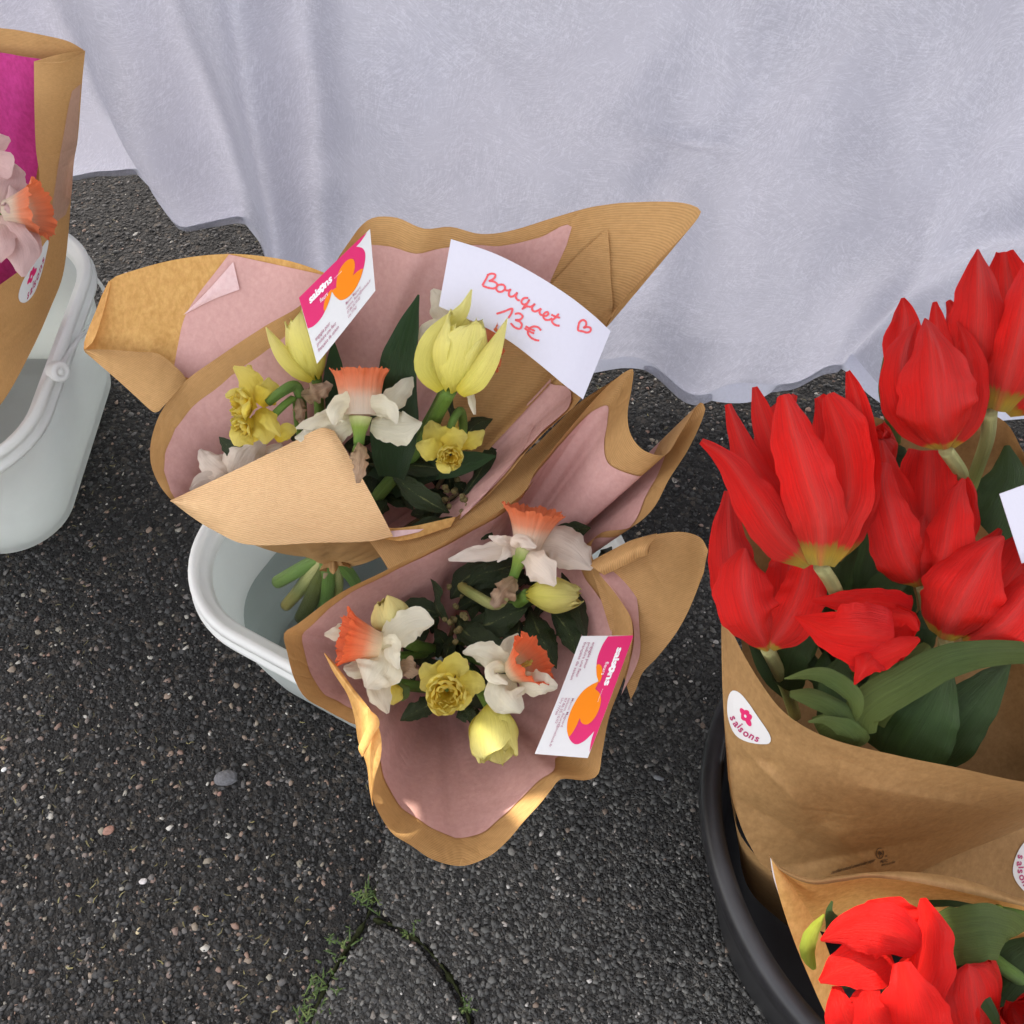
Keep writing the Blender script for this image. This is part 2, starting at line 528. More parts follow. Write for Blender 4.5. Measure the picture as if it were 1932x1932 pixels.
M['stem_pale'] = petal_mat('pale_stem', [(0.0, (0.40, 0.38, 0.16)), (0.6, (0.24, 0.27, 0.08)), (1.0, (0.45, 0.36, 0.10))], 0.4, (1, 1, 1), 0.0, nsc=(14, 1, 1), rough=0.4)
M['stem_dark'] = petal_mat('dark_dull_stem', [(0.0, (0.10, 0.12, 0.02)), (1.0, (0.06, 0.07, 0.015))], 0.6, (1, 1, 1), 0.0, nsc=(6, 6, 1), rough=0.5)
M['bark'] = simple('brown_twig', (0.10, 0.07, 0.035), 0.8, 0.2, bumps=0.6, sc=300)
M['berry'] = simple('olive_bud', (0.16, 0.13, 0.05), 0.6, 0.3, sc=300)

def print_mat(name, col, rough=0.45):
    m, nt, b = new_mat(name)
    b.inputs['Base Color'].default_value = (*col, 1)
    b.inputs['Roughness'].default_value = rough
    return m
M['card'] = simple('white_card', (0.68, 0.68, 0.67), 0.45, 0.5, var=0.012, sc=300)
M['note'] = simple('white_note_paper', (0.60, 0.59, 0.66), 0.7, 0.2, var=0.012, sc=300)
M['p_mag'] = print_mat('magenta_print', (0.66, 0.022, 0.14))
M['p_dmag'] = print_mat('dark_magenta_print', (0.42, 0.04, 0.14))
M['p_org'] = print_mat('orange_print', (0.85, 0.23, 0.0))
M['p_white'] = print_mat('white_print', (0.86, 0.84, 0.84))
M['p_black'] = print_mat('black_print', (0.06, 0.035, 0.02))
M['p_text'] = print_mat('plum_text_print', (0.38, 0.13, 0.20))
M['ink'] = print_mat('coral_felt_ink', (0.72, 0.09, 0.10), 0.6)

def cloth_mat():
    m, nt, b = new_mat('white_crepe_cloth')
    tc = N(nt, 'ShaderNodeTexCoord')
    co = tc.outputs['Object']
    # crinkles: short fine threads lying in three directions, each direction winning in its own patches
    acc = None
    for k, (th, sx, sz) in enumerate(((0.62, 90, 720), (-0.55, 80, 760), (1.35, 110, 660), (0.05, 70, 800))):
        n = noise_node(nt, 1.0, 3, 0.6, mapping(nt, mapping(nt, co, (1, 1, 1), (0, th, 0)), (sx, sx, sz)))
        n.inputs['Distortion'].default_value = 0.5
        w = noise_node(nt, 9 + k * 2, 3, 0.6, mapping(nt, co, (1, 1, 1), (0.3 * k, 0.7 * k, 0)))
        wr_ = ramp(nt, [(0.42, (0, 0, 0)), (0.60, (1, 1, 1))], w.outputs[0])
        s_ = N(nt, 'ShaderNodeMath', operation='SUBTRACT'); nt.links.new(n.outputs[0], s_.inputs[0]); s_.inputs[1].default_value = 0.5
        p_ = N(nt, 'ShaderNodeMath', operation='MULTIPLY'); nt.links.new(s_.outputs[0], p_.inputs[0]); nt.links.new(wr_.outputs[0], p_.inputs[1])
        if acc is None:
            acc = p_
        else:
            q_ = N(nt, 'ShaderNodeMath', operation='ADD'); nt.links.new(acc.outputs[0], q_.inputs[0]); nt.links.new(p_.outputs[0], q_.inputs[1]); acc = q_
    weave = noise_node(nt, 900, 2, 0.6, co)
    # long pale crossing threads
    th = noise_node(nt, 30, 4, 0.55, co); th.inputs['Distortion'].default_value = 1.6
    t1 = N(nt, 'ShaderNodeMath', operation='SUBTRACT'); nt.links.new(th.outputs[0], t1.inputs[0]); t1.inputs[1].default_value = 0.5
    t2 = N(nt, 'ShaderNodeMath', operation='ABSOLUTE'); nt.links.new(t1.outputs[0], t2.inputs[0])
    tr_ = ramp(nt, [(0.0, (1, 1, 1)), (0.016, (0, 0, 0))], t2.outputs[0])
    tk = N(nt, 'ShaderNodeMath', operation='MULTIPLY'); nt.links.new(tr_.outputs[0], tk.inputs[0]); tk.inputs[1].default_value = 0.3
    sh_ = N(nt, 'ShaderNodeMath', operation='ADD'); nt.links.new(acc.outputs[0], sh_.inputs[0]); sh_.inputs[1].default_value = 0.5
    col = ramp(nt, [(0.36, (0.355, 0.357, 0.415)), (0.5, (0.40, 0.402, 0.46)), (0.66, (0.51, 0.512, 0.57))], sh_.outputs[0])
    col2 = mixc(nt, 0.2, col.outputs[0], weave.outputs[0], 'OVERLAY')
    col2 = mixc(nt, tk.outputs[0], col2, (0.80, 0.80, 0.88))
    nt.links.new(col2, b.inputs['Base Color'])
    b.inputs['Roughness'].default_value = 0.8
    b.inputs['Specular IOR Level'].default_value = 0.2
    hgt = N(nt, 'ShaderNodeMath', operation='MULTIPLY_ADD')
    nt.links.new(weave.outputs[0], hgt.inputs[0]); hgt.inputs[1].default_value = 0.25; nt.links.new(acc.outputs[0], hgt.inputs[2])
    bump(nt, b, hgt.outputs[0], 0.7, 0.0014)
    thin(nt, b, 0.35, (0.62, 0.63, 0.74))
    return m
M['cloth'] = cloth_mat()
M['cloth_hem'] = simple('double_layer_cloth_hem', (0.54, 0.545, 0.61), 0.85, 0.2, var=0.05, sc=300, bumps=0.3)

def plastic_mat(name, col, trans, rough=0.35, dirt=True):
    m, nt, b = new_mat(name)
    tc = N(nt, 'ShaderNodeTexCoord')
    n = noise_node(nt, 14, 6, 0.7, tc.outputs['Object'])
    r = ramp(nt, [(0.3, tuple(x * 0.88 for x in col)), (0.7, col)], n.outputs[0])
    nt.links.new(r.outputs[0], b.inputs['Base Color'])
    b.inputs['Roughness'].default_value = rough
    sc = noise_node(nt, 40, 4, 0.7, mapping(nt, tc.outputs['Object'], (1, 1, 8)))
    bump(nt, b, sc.outputs[0], 0.12, 0.0008)
    t = N(nt, 'ShaderNodeBsdfTranslucent')
    t.inputs[0].default_value = (*col, 1)
    tr = N(nt, 'ShaderNodeBsdfTransparent')
    tr.inputs[0].default_value = (0.9, 0.95, 0.93, 1)
    m1 = N(nt, 'ShaderNodeMixShader'); m1.inputs[0].default_value = 0.45
    nt.links.new(b.outputs[0], m1.inputs[1]); nt.links.new(t.outputs[0], m1.inputs[2])
    m2 = N(nt, 'ShaderNodeMixShader'); m2.inputs[0].default_value = trans
    nt.links.new(m1.outputs[0], m2.inputs[1]); nt.links.new(tr.outputs[0], m2.inputs[2])
    nt.links.new(m2.outputs[0], nt.nodes['Material Output'].inputs[0])
    return m
M['plastic'] = plastic_mat('translucent_white_plastic', (0.86, 0.89, 0.87), 0.26)
M['plastic_rim'] = plastic_mat('milky_white_plastic_rim', (0.92, 0.925, 0.90), 0.02)
M['black_plastic'] = simple('black_plastic', (0.018, 0.018, 0.02), 0.38, 0.5, var=0.3, sc=40, bumps=0.05)
M['blocker_canvas'] = simple('sun_blocker_canvas', (0.32, 0.32, 0.34), 0.8, 0.2)  # for the unseen sheet added to block the sun

def water_mat():
    m, nt, b = new_mat('standing_water')
    for n_ in list(nt.nodes):
        if n_.type == 'BSDF_PRINCIPLED': nt.nodes.remove(n_)
    tr = N(nt, 'ShaderNodeBsdfTransparent'); tr.inputs[0].default_value = (0.62, 0.68, 0.66, 1)
    df = N(nt, 'ShaderNodeBsdfDiffuse'); df.inputs[0].default_value = (0.22, 0.25, 0.245, 1)
    gl = N(nt, 'ShaderNodeBsdfGlossy'); gl.inputs[1].default_value = 0.02
    fr = N(nt, 'ShaderNodeFresnel'); fr.inputs[0].default_value = 1.33
    m0 = N(nt, 'ShaderNodeMixShader'); m0.inputs[0].default_value = 0.38
    nt.links.new(tr.outputs[0], m0.inputs[1]); nt.links.new(df.outputs[0], m0.inputs[2])
    m1 = N(nt, 'ShaderNodeMixShader')
    nt.links.new(fr.outputs[0], m1.inputs[0]); nt.links.new(m0.outputs[0], m1.inputs[1]); nt.links.new(gl.outputs[0], m1.inputs[2])
    nt.links.new(m1.outputs[0], nt.nodes['Material Output'].inputs[0])
    return m
M['water'] = water_mat()

def asphalt_mat(name, dark, mid, tintc, sc=1.0):
    m, nt, b = new_mat(name)
    tc = N(nt, 'ShaderNodeTexCoord')
    co = tc.outputs['Object']
    vo = N(nt, 'ShaderNodeTexVoronoi'); vo.inputs['Scale'].default_value = 190 * sc
    nt.links.new(co, vo.inputs['Vector'])
    ve = N(nt, 'ShaderNodeTexVoronoi'); ve.inputs['Scale'].default_value = 420 * sc
    nt.links.new(co, ve.inputs['Vector'])
    n1 = noise_node(nt, 60, 7, 0.7, co)
    n2 = noise_node(nt, 3.2, 4, 0.6, co)
    sp = N(nt, 'ShaderNodeSeparateColor'); nt.links.new(vo.outputs['Color'], sp.inputs[0])
    r = ramp(nt, [(0.0, dark), (0.55, mid), (0.86, tuple(x * 1.7 for x in mid)), (0.93, tintc), (1.0, tuple(min(1, x * 1.8) for x in tintc))], sp.outputs[0])
    col = mixc(nt, 0.35, r.outputs[0], n1.outputs[0], 'OVERLAY')
    rr = ramp(nt, [(0.35, (0.66, 0.66, 0.66)), (0.65, (1.15, 1.13, 1.08))], n2.outputs[0])
    col = mixc(nt, 1.0, col, rr.outputs[0], 'MULTIPLY')
    nt.links.new(col, b.inputs['Base Color'])
    b.inputs['Roughness'].default_value = 0.8
    b.inputs['Specular IOR Level'].default_value = 0.35
    a = N(nt, 'ShaderNodeMath', operation='MULTIPLY_ADD')
    nt.links.new(vo.outputs['Distance'], a.inputs[0]); a.inputs[1].default_value = -1.2
    nt.links.new(n1.outputs[0], a.inputs[2])
    a2 = N(nt, 'ShaderNodeMath', operation='MULTIPLY_ADD')
    nt.links.new(ve.outputs['Distance'], a2.inputs[0]); a2.inputs[1].default_value = -0.5
    nt.links.new(a.outputs[0], a2.inputs[2])
    bump(nt, b, a2.outputs[0], 1.0, 0.004)
    return m
M['asphalt'] = asphalt_mat('dark_asphalt', (0.008, 0.0076, 0.007), (0.019, 0.018, 0.0165), (0.05, 0.042, 0.034))
M['asphalt2'] = asphalt_mat('grey_worn_asphalt', (0.026, 0.0255, 0.024), (0.050, 0.048, 0.044), (0.11, 0.105, 0.095), 1.35)

def island_mat(name, stops, rough=0.65):
    m, nt, b = new_mat(name)
    g = N(nt, 'ShaderNodeNewGeometry')
    r = ramp(nt, stops, g.outputs['Random Per Island'])
    r.color_ramp.interpolation = 'LINEAR'
    tc = N(nt, 'ShaderNodeTexCoord')
    n = noise_node(nt, 500, 4, 0.6, tc.outputs['Object'])
    col = mixc(nt, 0.4, r.outputs[0], n.outputs[0], 'OVERLAY')
    nt.links.new(col, b.inputs['Base Color'])
    b.inputs['Roughness'].default_value = rough
    bump(nt, b, n.outputs[0], 0.4, 0.0008)
    return m
M['stones'] = island_mat('asphalt_aggregate', [(0.0, (0.009, 0.0088, 0.008)), (0.5, (0.022, 0.0215, 0.020)), (0.82, (0.048, 0.048, 0.046)), (0.9, (0.13, 0.12, 0.11)), (0.945, (0.24, 0.15, 0.11)), (0.985, (0.22, 0.20, 0.15)), (1.0, (0.50, 0.48, 0.43))])
M['stones2'] = island_mat('fine_grey_aggregate', [(0.0, (0.026, 0.0255, 0.024)), (0.45, (0.052, 0.051, 0.047)), (0.8, (0.095, 0.094, 0.086)), (0.94, (0.15, 0.145, 0.13)), (0.98, (0.18, 0.13, 0.095)), (1.0, (0.52, 0.50, 0.46))])
M['straw'] = island_mat('dry_plant_bits', [(0.0, (0.06, 0.052, 0.02)), (0.7, (0.14, 0.12, 0.045)), (1.0, (0.28, 0.25, 0.10))])
M['moss'] = simple('joint_soil_and_moss', (0.022, 0.026, 0.010), 0.95, 0.1, var=0.5, bumps=1.0, sc=180)
M['weed'] = island_mat('green_weed_blades', [(0.0, (0.035, 0.07, 0.012)), (0.6, (0.07, 0.12, 0.022)), (1.0, (0.15, 0.19, 0.05))])

# ------------------------------------------------------------------ ground
def fast_mesh(name, V, Fc, mat, smooth=False):
    me = bpy.data.meshes.new(name)
    V = np.asarray(V, np.float32); Fc = np.asarray(Fc, np.int32)
    k = Fc.shape[1]
    me.vertices.add(len(V)); me.vertices.foreach_set('co', V.ravel())
    me.loops.add(Fc.size); me.loops.foreach_set('vertex_index', Fc.ravel())
    me.polygons.add(len(Fc))
    me.polygons.foreach_set('loop_start', np.arange(0, Fc.size, k, dtype=np.int32))
    me.materials.append(mat)
    me.update(calc_edges=True)
    if smooth:
        me.polygons.foreach_set('use_smooth', [True] * len(Fc))
    o = bpy.data.objects.new(name, me)
    COL.objects.link(o)
    return o

g = mesh_obj('ground', [(-30, -30, 0), (30, -30, 0), (30, 30, 0), (-30, 30, 0)], [(0, 1, 2, 3)], M['asphalt'], smooth=False)
g['kind'] = 'structure'

def in_poly(pts, poly):
    x, y = pts[:, 0], pts[:, 1]
    c = np.zeros(len(pts), bool)
    n = len(poly)
    for i in range(n):
        x1, y1 = poly[i][:2]; x2, y2 = poly[(i + 1) % n][:2]
        cond = ((y1 > y) != (y2 > y)) & (x < (x2 - x1) * (y - y1) / (y2 - y1 + 1e-12) + x1)
        c ^= cond
    return c

def rough_poly(px, amp=0.004, step=0.008, seed=0):
    p = [P(x, y, 0) for x, y in px]
    out = []
    for i in range(len(p)):
        a, b = p[i], p[(i + 1) % len(p)]
        k = max(2, int(np.linalg.norm(b - a) / step)) if np.linalg.norm(b - a) < 3 else 2
        for j in range(k):
            q = a + (b - a) * j / k
            q = q + amp * np.array([nz(q[0] * 60, q[1] * 60, seed), nz(q[0] * 60, q[1] * 60, seed + 9), 0])
            out.append(q)
    return np.array(out)

patchA = rough_poly([(708, 1655), (740, 1560), (810, 1470), (900, 1370), (1100, 1190), (1300, 1060), (1500, 960), (2300, 800), (2300, 2080), (915, 2080), (897, 1935), (868, 1856), (800, 1778), (735, 1738), (712, 1700)], seed=1)
patchB = rough_poly([(700, 1752), (728, 1752), (790, 1792), (852, 1868), (878, 1940), (888, 2080), (540, 2080), (598, 1905), (640, 1830)], seed=2)

def slab(name, poly, h, mat):
    v2 = [Vector((p[0], p[1])) for p in poly]
    n = len(v2)
    vv, ee, ff, *_ = delaunay_2d_cdt(v2, [(i, (i + 1) % n) for i in range(n)], [list(range(n))], 1, 1e-5)
    V = [(v.x, v.y, h) for v in vv]
    F_ = [tuple(f) for f in ff]
    k = len(V)
    V += [(p[0], p[1], h) for p in poly] + [(p[0] * 1, p[1] * 1, -0.002) for p in poly]
    for i in range(n):
        j = (i + 1) % n
        F_.append((k + i, k + j, k + n + j, k + n + i))
    o = mesh_obj(name, V, F_, mat, smooth=False)
    o['kind'] = 'structure'
    return o
slab('pavement', patchA, 0.005, M['asphalt2'])
slab('pavement', patchB, 0.0052, M['asphalt2'])

rs = np.random.RandomState(4)
t_ = (1 + 5 ** .5) / 2
ICO = np.array([(-1, t_, 0), (1, t_, 0), (-1, -t_, 0), (1, -t_, 0), (0, -1, t_), (0, 1, t_), (0, -1, -t_), (0, 1, -t_), (t_, 0, -1), (t_, 0, 1), (-t_, 0, -1), (-t_, 0, 1)]) / math.sqrt(1 + t_ * t_)
ICF = np.array([(0, 11, 5), (0, 5, 1), (0, 1, 7), (0, 7, 10), (0, 10, 11), (1, 5, 9), (5, 11, 4), (11, 10, 2), (10, 7, 6), (7, 1, 8), (3, 9, 4), (3, 4, 2), (3, 2, 6), (3, 6, 8), (3, 8, 9), (4, 9, 5), (2, 4, 11), (6, 2, 10), (8, 6, 7), (9, 8, 1)])

def rand_rot(n):
    q = rs.normal(size=(n, 4)); q /= np.linalg.norm(q, axis=1)[:, None]
    w, x, y, z = q.T
    return np.stack([1 - 2 * (y * y + z * z), 2 * (x * y - z * w), 2 * (x * z + y * w), 2 * (x * y + z * w), 1 - 2 * (x * x + z * z), 2 * (y * z - x * w),
                     2 * (x * z - y * w), 2 * (y * z + x * w), 1 - 2 * (x * x + y * y)], 1).reshape(n, 3, 3)

def clear_of_tubs(p):
    return p[(np.hypot(p[:, 0] - .367, p[:, 1] - .238) > .160) & (np.hypot(p[:, 0] + .098, p[:, 1] - .503) > .10)]

def scatter_pts(n):
    """Points over the ground near the stall, thicker where the camera looks."""
    px = rs.uniform(-120, 2050, n * 2); py = rs.uniform(150, 2080, n * 2)
    d = cF[None] + cR[None] * ((px - 966) / FPX)[:, None] - cU[None] * ((py - 966) / FPX)[:, None]
    p = CAM + d * (-CAM[2] / d[:, 2])[:, None]
    w = np.clip((0.9 / np.linalg.norm(p - CAM, axis=1)) ** -1.0, 0.3, 1.6) / 1.6
    return clear_of_tubs(p[rs.uniform(size=len(p)) < w][:n])

def stones(name, label, pts, mean, sig, zbase, mat, flat=0.6, embed=0.25):
    n = len(pts)
    r = np.clip(rs.lognormal(math.log(mean), sig, n), mean * 0.45, mean * 2.1)
    sc_ = np.stack([r, r * rs.uniform(0.55, 1, n), r * rs.uniform(0.4, 0.85, n)], 1)
    jit = 1 + rs.uniform(-0.42, 0.35, (n, 12))
    v = ICO[None] * jit[:, :, None] * sc_[:, None, :]
    v = np.einsum('nij,nkj->nki', rand_rot(n), v)
    v[:, :, 2] *= flat
    v[:, :, 0] += pts[:, 0:1]; v[:, :, 1] += pts[:, 1:2]
    v[:, :, 2] += zbase + (r * embed * rs.uniform(-0.8, 1.0, n))[:, None]
    f = (ICF[None] + (np.arange(n) * 12)[:, None, None]).reshape(-1, 3)
    o = fast_mesh(name, v.reshape(-1, 3), f, mat)
    o['kind'] = 'stuff'; o['label'] = label; o['category'] = 'gravel'
    return o
pts = scatter_pts(58000)
inA = in_poly(pts, patchA) | in_poly(pts, patchB)
stones('gravel', 'coarse dark aggregate with pinkish and white chips in the old asphalt', pts[~inA], 0.0024, 0.45, -0.0002, M['stones'], 0.5, 0.12)
extra = scatter_pts(30000)
extra = extra[in_poly(extra, patchA) | in_poly(extra, patchB)]
pl_ = np.concatenate([pts[inA], extra])
pl_ = pl_[(pl_[:, 0] < 0.75)]
stones('gravel', 'fine grey aggregate with white specks in the newer asphalt patches', pl_, 0.0021, 0.4, 0.0052, M['stones2'], 0.45, 0.1)
tiny_ = scatter_pts(30000)
tiny_ = tiny_[~(in_poly(tiny_, patchA) | in_poly(tiny_, patchB))]
stones('grit', 'fine dark grit between the coarse stones of the old asphalt', tiny_, 0.0014, 0.4, 0.001, M['stones'])

# single larger pebbles that stand out in the asphalt
def pebble(px, py, size, col, label, asp=0.7, rot=0.3, z=0.0):
    m = simple('pebble_stone', col, 0.65, 0.4, var=0.3, sc=400, bumps=0.5)
    c = P(px, py, z)
    r = size * depth(c) / FPX / 2
    V = []
    nr, nc = 7, 14
    for i in range(nr):
        a = math.pi * i / (nr - 1)
        for j in range(nc):
            b = 2 * math.pi * j / nc
            d = np.array([math.sin(a) * math.cos(b), math.sin(a) * math.sin(b) * asp, math.cos(a) * 0.42])
            k = 1 + 0.22 * nz(d[0] * 1.6 + px, d[1] * 1.6, d[2] * 1.6 + py)
            d = d * r * k
            V.append(c + np.array([d[0] * math.cos(rot) - d[1] * math.sin(rot), d[0] * math.sin(rot) + d[1] * math.cos(rot), d[2] + r * 0.12]))
    top_mesh('pebble', label, 'pebble', V, gfaces(nr, nc, True), m, smooth=False)
pebble(426, 1469, 44, (0.11, 0.11, 0.115), 'large flat grey stone in the asphalt left of the lower bouquet', 0.75, 0.1)
pebble(205, 1567, 22, (0.28, 0.15, 0.11), 'pinkish brown stone chip near the left edge below the grey stone', 0.8, 0.5)
pebble(8, 1452, 12, (0.75, 0.75, 0.72), 'small bright white chip at the left edge of the asphalt', 0.7, 0.8)
pebble(270, 1663, 15, (0.55, 0.52, 0.50), 'pale pink and white chip in the asphalt left of the weeds', 0.8, 0.2)
pebble(262, 1756, 13, (0.55, 0.46, 0.28), 'yellowish chip in the asphalt left of the taller weeds', 0.7, 1.2)
pebble(414, 1498, 10, (0.30, 0.17, 0.13), 'small reddish chip just under the large flat grey stone', 0.7, 1.2)
pebble(1242, 1468, 20, (0.17, 0.175, 0.18), 'pale grey sliver of stone right of the lower bouquet card', 0.45, -0.2, 0.006)

def straws(name, label, pts, mat, L=(0.003, 0.008), w=0.0005, z=0.003, up=0.25):
    V, F_ = [], []
    for p in pts:
        a = rs.uniform(0, 6.28); l = rs.uniform(*L); ww = w * rs.uniform(0.6, 1.5)
        d = np.array([math.cos(a), math.sin(a), rs.uniform(-up, up)]) * l / 2
        s = np.array([-math.sin(a), math.cos(a), 0]) * ww
        c = np.array([p[0], p[1], z + rs.uniform(0, 0.002)])
        bend = np.array([-math.sin(a), math.cos(a), 0.3]) * l * rs.uniform(-0.2, 0.2)
        k = len(V)
        V += [c - d - s, c - d + s, c + bend - s, c + bend + s, c + d - s * 0.4, c + d + s * 0.4, c + np.array([0, 0, ww * 2]) + bend]
        F_ += [(k, k + 1, k + 3), (k, k + 3, k + 2), (k + 2, k + 3, k + 5), (k + 2, k + 5, k + 4), (k, k + 1, k + 6), (k + 6, k + 5, k + 4)]
    o = fast_mesh(name, V, F_, mat)
    o['kind'] = 'stuff'; o['label'] = label; o['category'] = 'plant debris'
    return o
sp_ = scatter_pts(1700)
dens = np.array([nz(p[0] * 5, p[1] * 5, 3) for p in sp_])
straws('plant_debris', 'tiny dry yellow plant bits scattered over the asphalt', sp_[dens > -0.12], M['straw'])

# soil and moss lying in the open joints between the asphalt patches
def joint(pts_px, width, label, seed):
    c = catmull([P(x, y, 0.0) for x, y in pts_px], 60)
    T = np.gradient(c, axis=0)
    G = []
    for i in range(60):
        s = unit(np.cross(T[i], (0, 0, 1)))
        wv = width * max(0.12, 0.55 + 1.5 * nz(i * 0.33, seed) + 0.5 * nz(i * 1.1, seed + 4))
        G.append([c[i] + s * wv * u + np.array([0, 0, 0.0035 * (1 - u * u) + 0.001 + 0.002 * nz(c[i][0] * 300, c[i][1] * 300 + u, seed)]) for u in np.linspace(-1, 1, 7)])
    G = np.array(G)
    return top_mesh('moss', label, 'moss', G.reshape(-1, 3), gfaces(60, 7), M['moss'], kind='stuff')
joint([(560, 2000), (598, 1905), (640, 1815), (690, 1738), (708, 1690), (725, 1620), (775, 1530)], 0.0035, 'dark soil and moss in the left joint of the asphalt patch', 3)
joint([(705, 1735), (745, 1748), (800, 1785), (860, 1862), (887, 1935), (900, 2060)], 0.0028, 'mossy crack curving down the right side of the small asphalt patch', 5)

joint([(1175, 2010), (1225, 1935), (1262, 1882), (1300, 1842), (1345, 1822)], 0.004, 'faint mossy crack at the bottom beside the black tub', 8)

def weed(cx, cy, n, size, label, seed, lean=0.6):
    rr = np.random.RandomState(seed)
    base = P(cx, cy, 0.004)
    t = thing('weed_tuft', label, 'weed', base)
    V, F_ = [], []
    for i in range(n):
        a = rr.uniform(0, 6.28)
        L = size * rr.uniform(0.4, 1.0)
        d = np.array([math.cos(a), math.sin(a), rr.uniform(0.15, 1.1)]); d = d / np.linalg.norm(d)
        o = base + np.array([rr.normal() * size * 0.35, rr.normal() * size * 0.45, 0])
        s = unit(np.cross(d, (0.1, 0.2, 1))) * 0.0010
        k = len(V)
        for q in range(5):
            u = q / 4
            c = o + d * L * u + np.array([0, 0, -0.35 * L * u * u])
            ww = s * (1 - u * 0.85) * (1.2 if q else 0.8)
            V += [c - ww, c + np.array([0, 0, 0.0004]), c + ww]
        for q in range(4):
            b = k + q * 3
            F_ += [(b, b + 1, b + 4, b + 3), (b + 1, b + 2, b + 5, b + 4)]
        # little side leaflets
        for q in range(3):
            u = rr.uniform(0.3, 0.9)
            c = o + d * L * u + np.array([0, 0, -0.35 * L * u * u])
            e = unit(np.array([rr.normal(), rr.normal(), 0.4])) * L * 0.35
            k = len(V)
            V += [c, c + e * 0.5 + s * 0.9, c + e, c + e * 0.5 - s * 0.9]
            F_ += [(k, k + 1, k + 2, k + 3)]
    o = mesh_obj('blades', V, F_, M['weed'], t)
    o['kind'] = 'stuff'
weed(690, 1692, 22, 0.016, 'small green weed tuft growing at the corner of the joint below the lower bouquet', 1)
weed(632, 1790, 18, 0.017, 'ragged green weed halfway down the left joint', 2)
weed(606, 1862, 20, 0.017, 'lower green weed with pale tips in the left joint', 3)
weed(575, 1918, 16, 0.013, 'low mossy weed at the bottom edge left of the small patch', 4)
weed(880, 1900, 26, 0.009, 'tiny weed in the crack right of the small patch', 5)
weed(775, 1757, 16, 0.009, 'tiny weed sprig at the top of the right crack', 6)

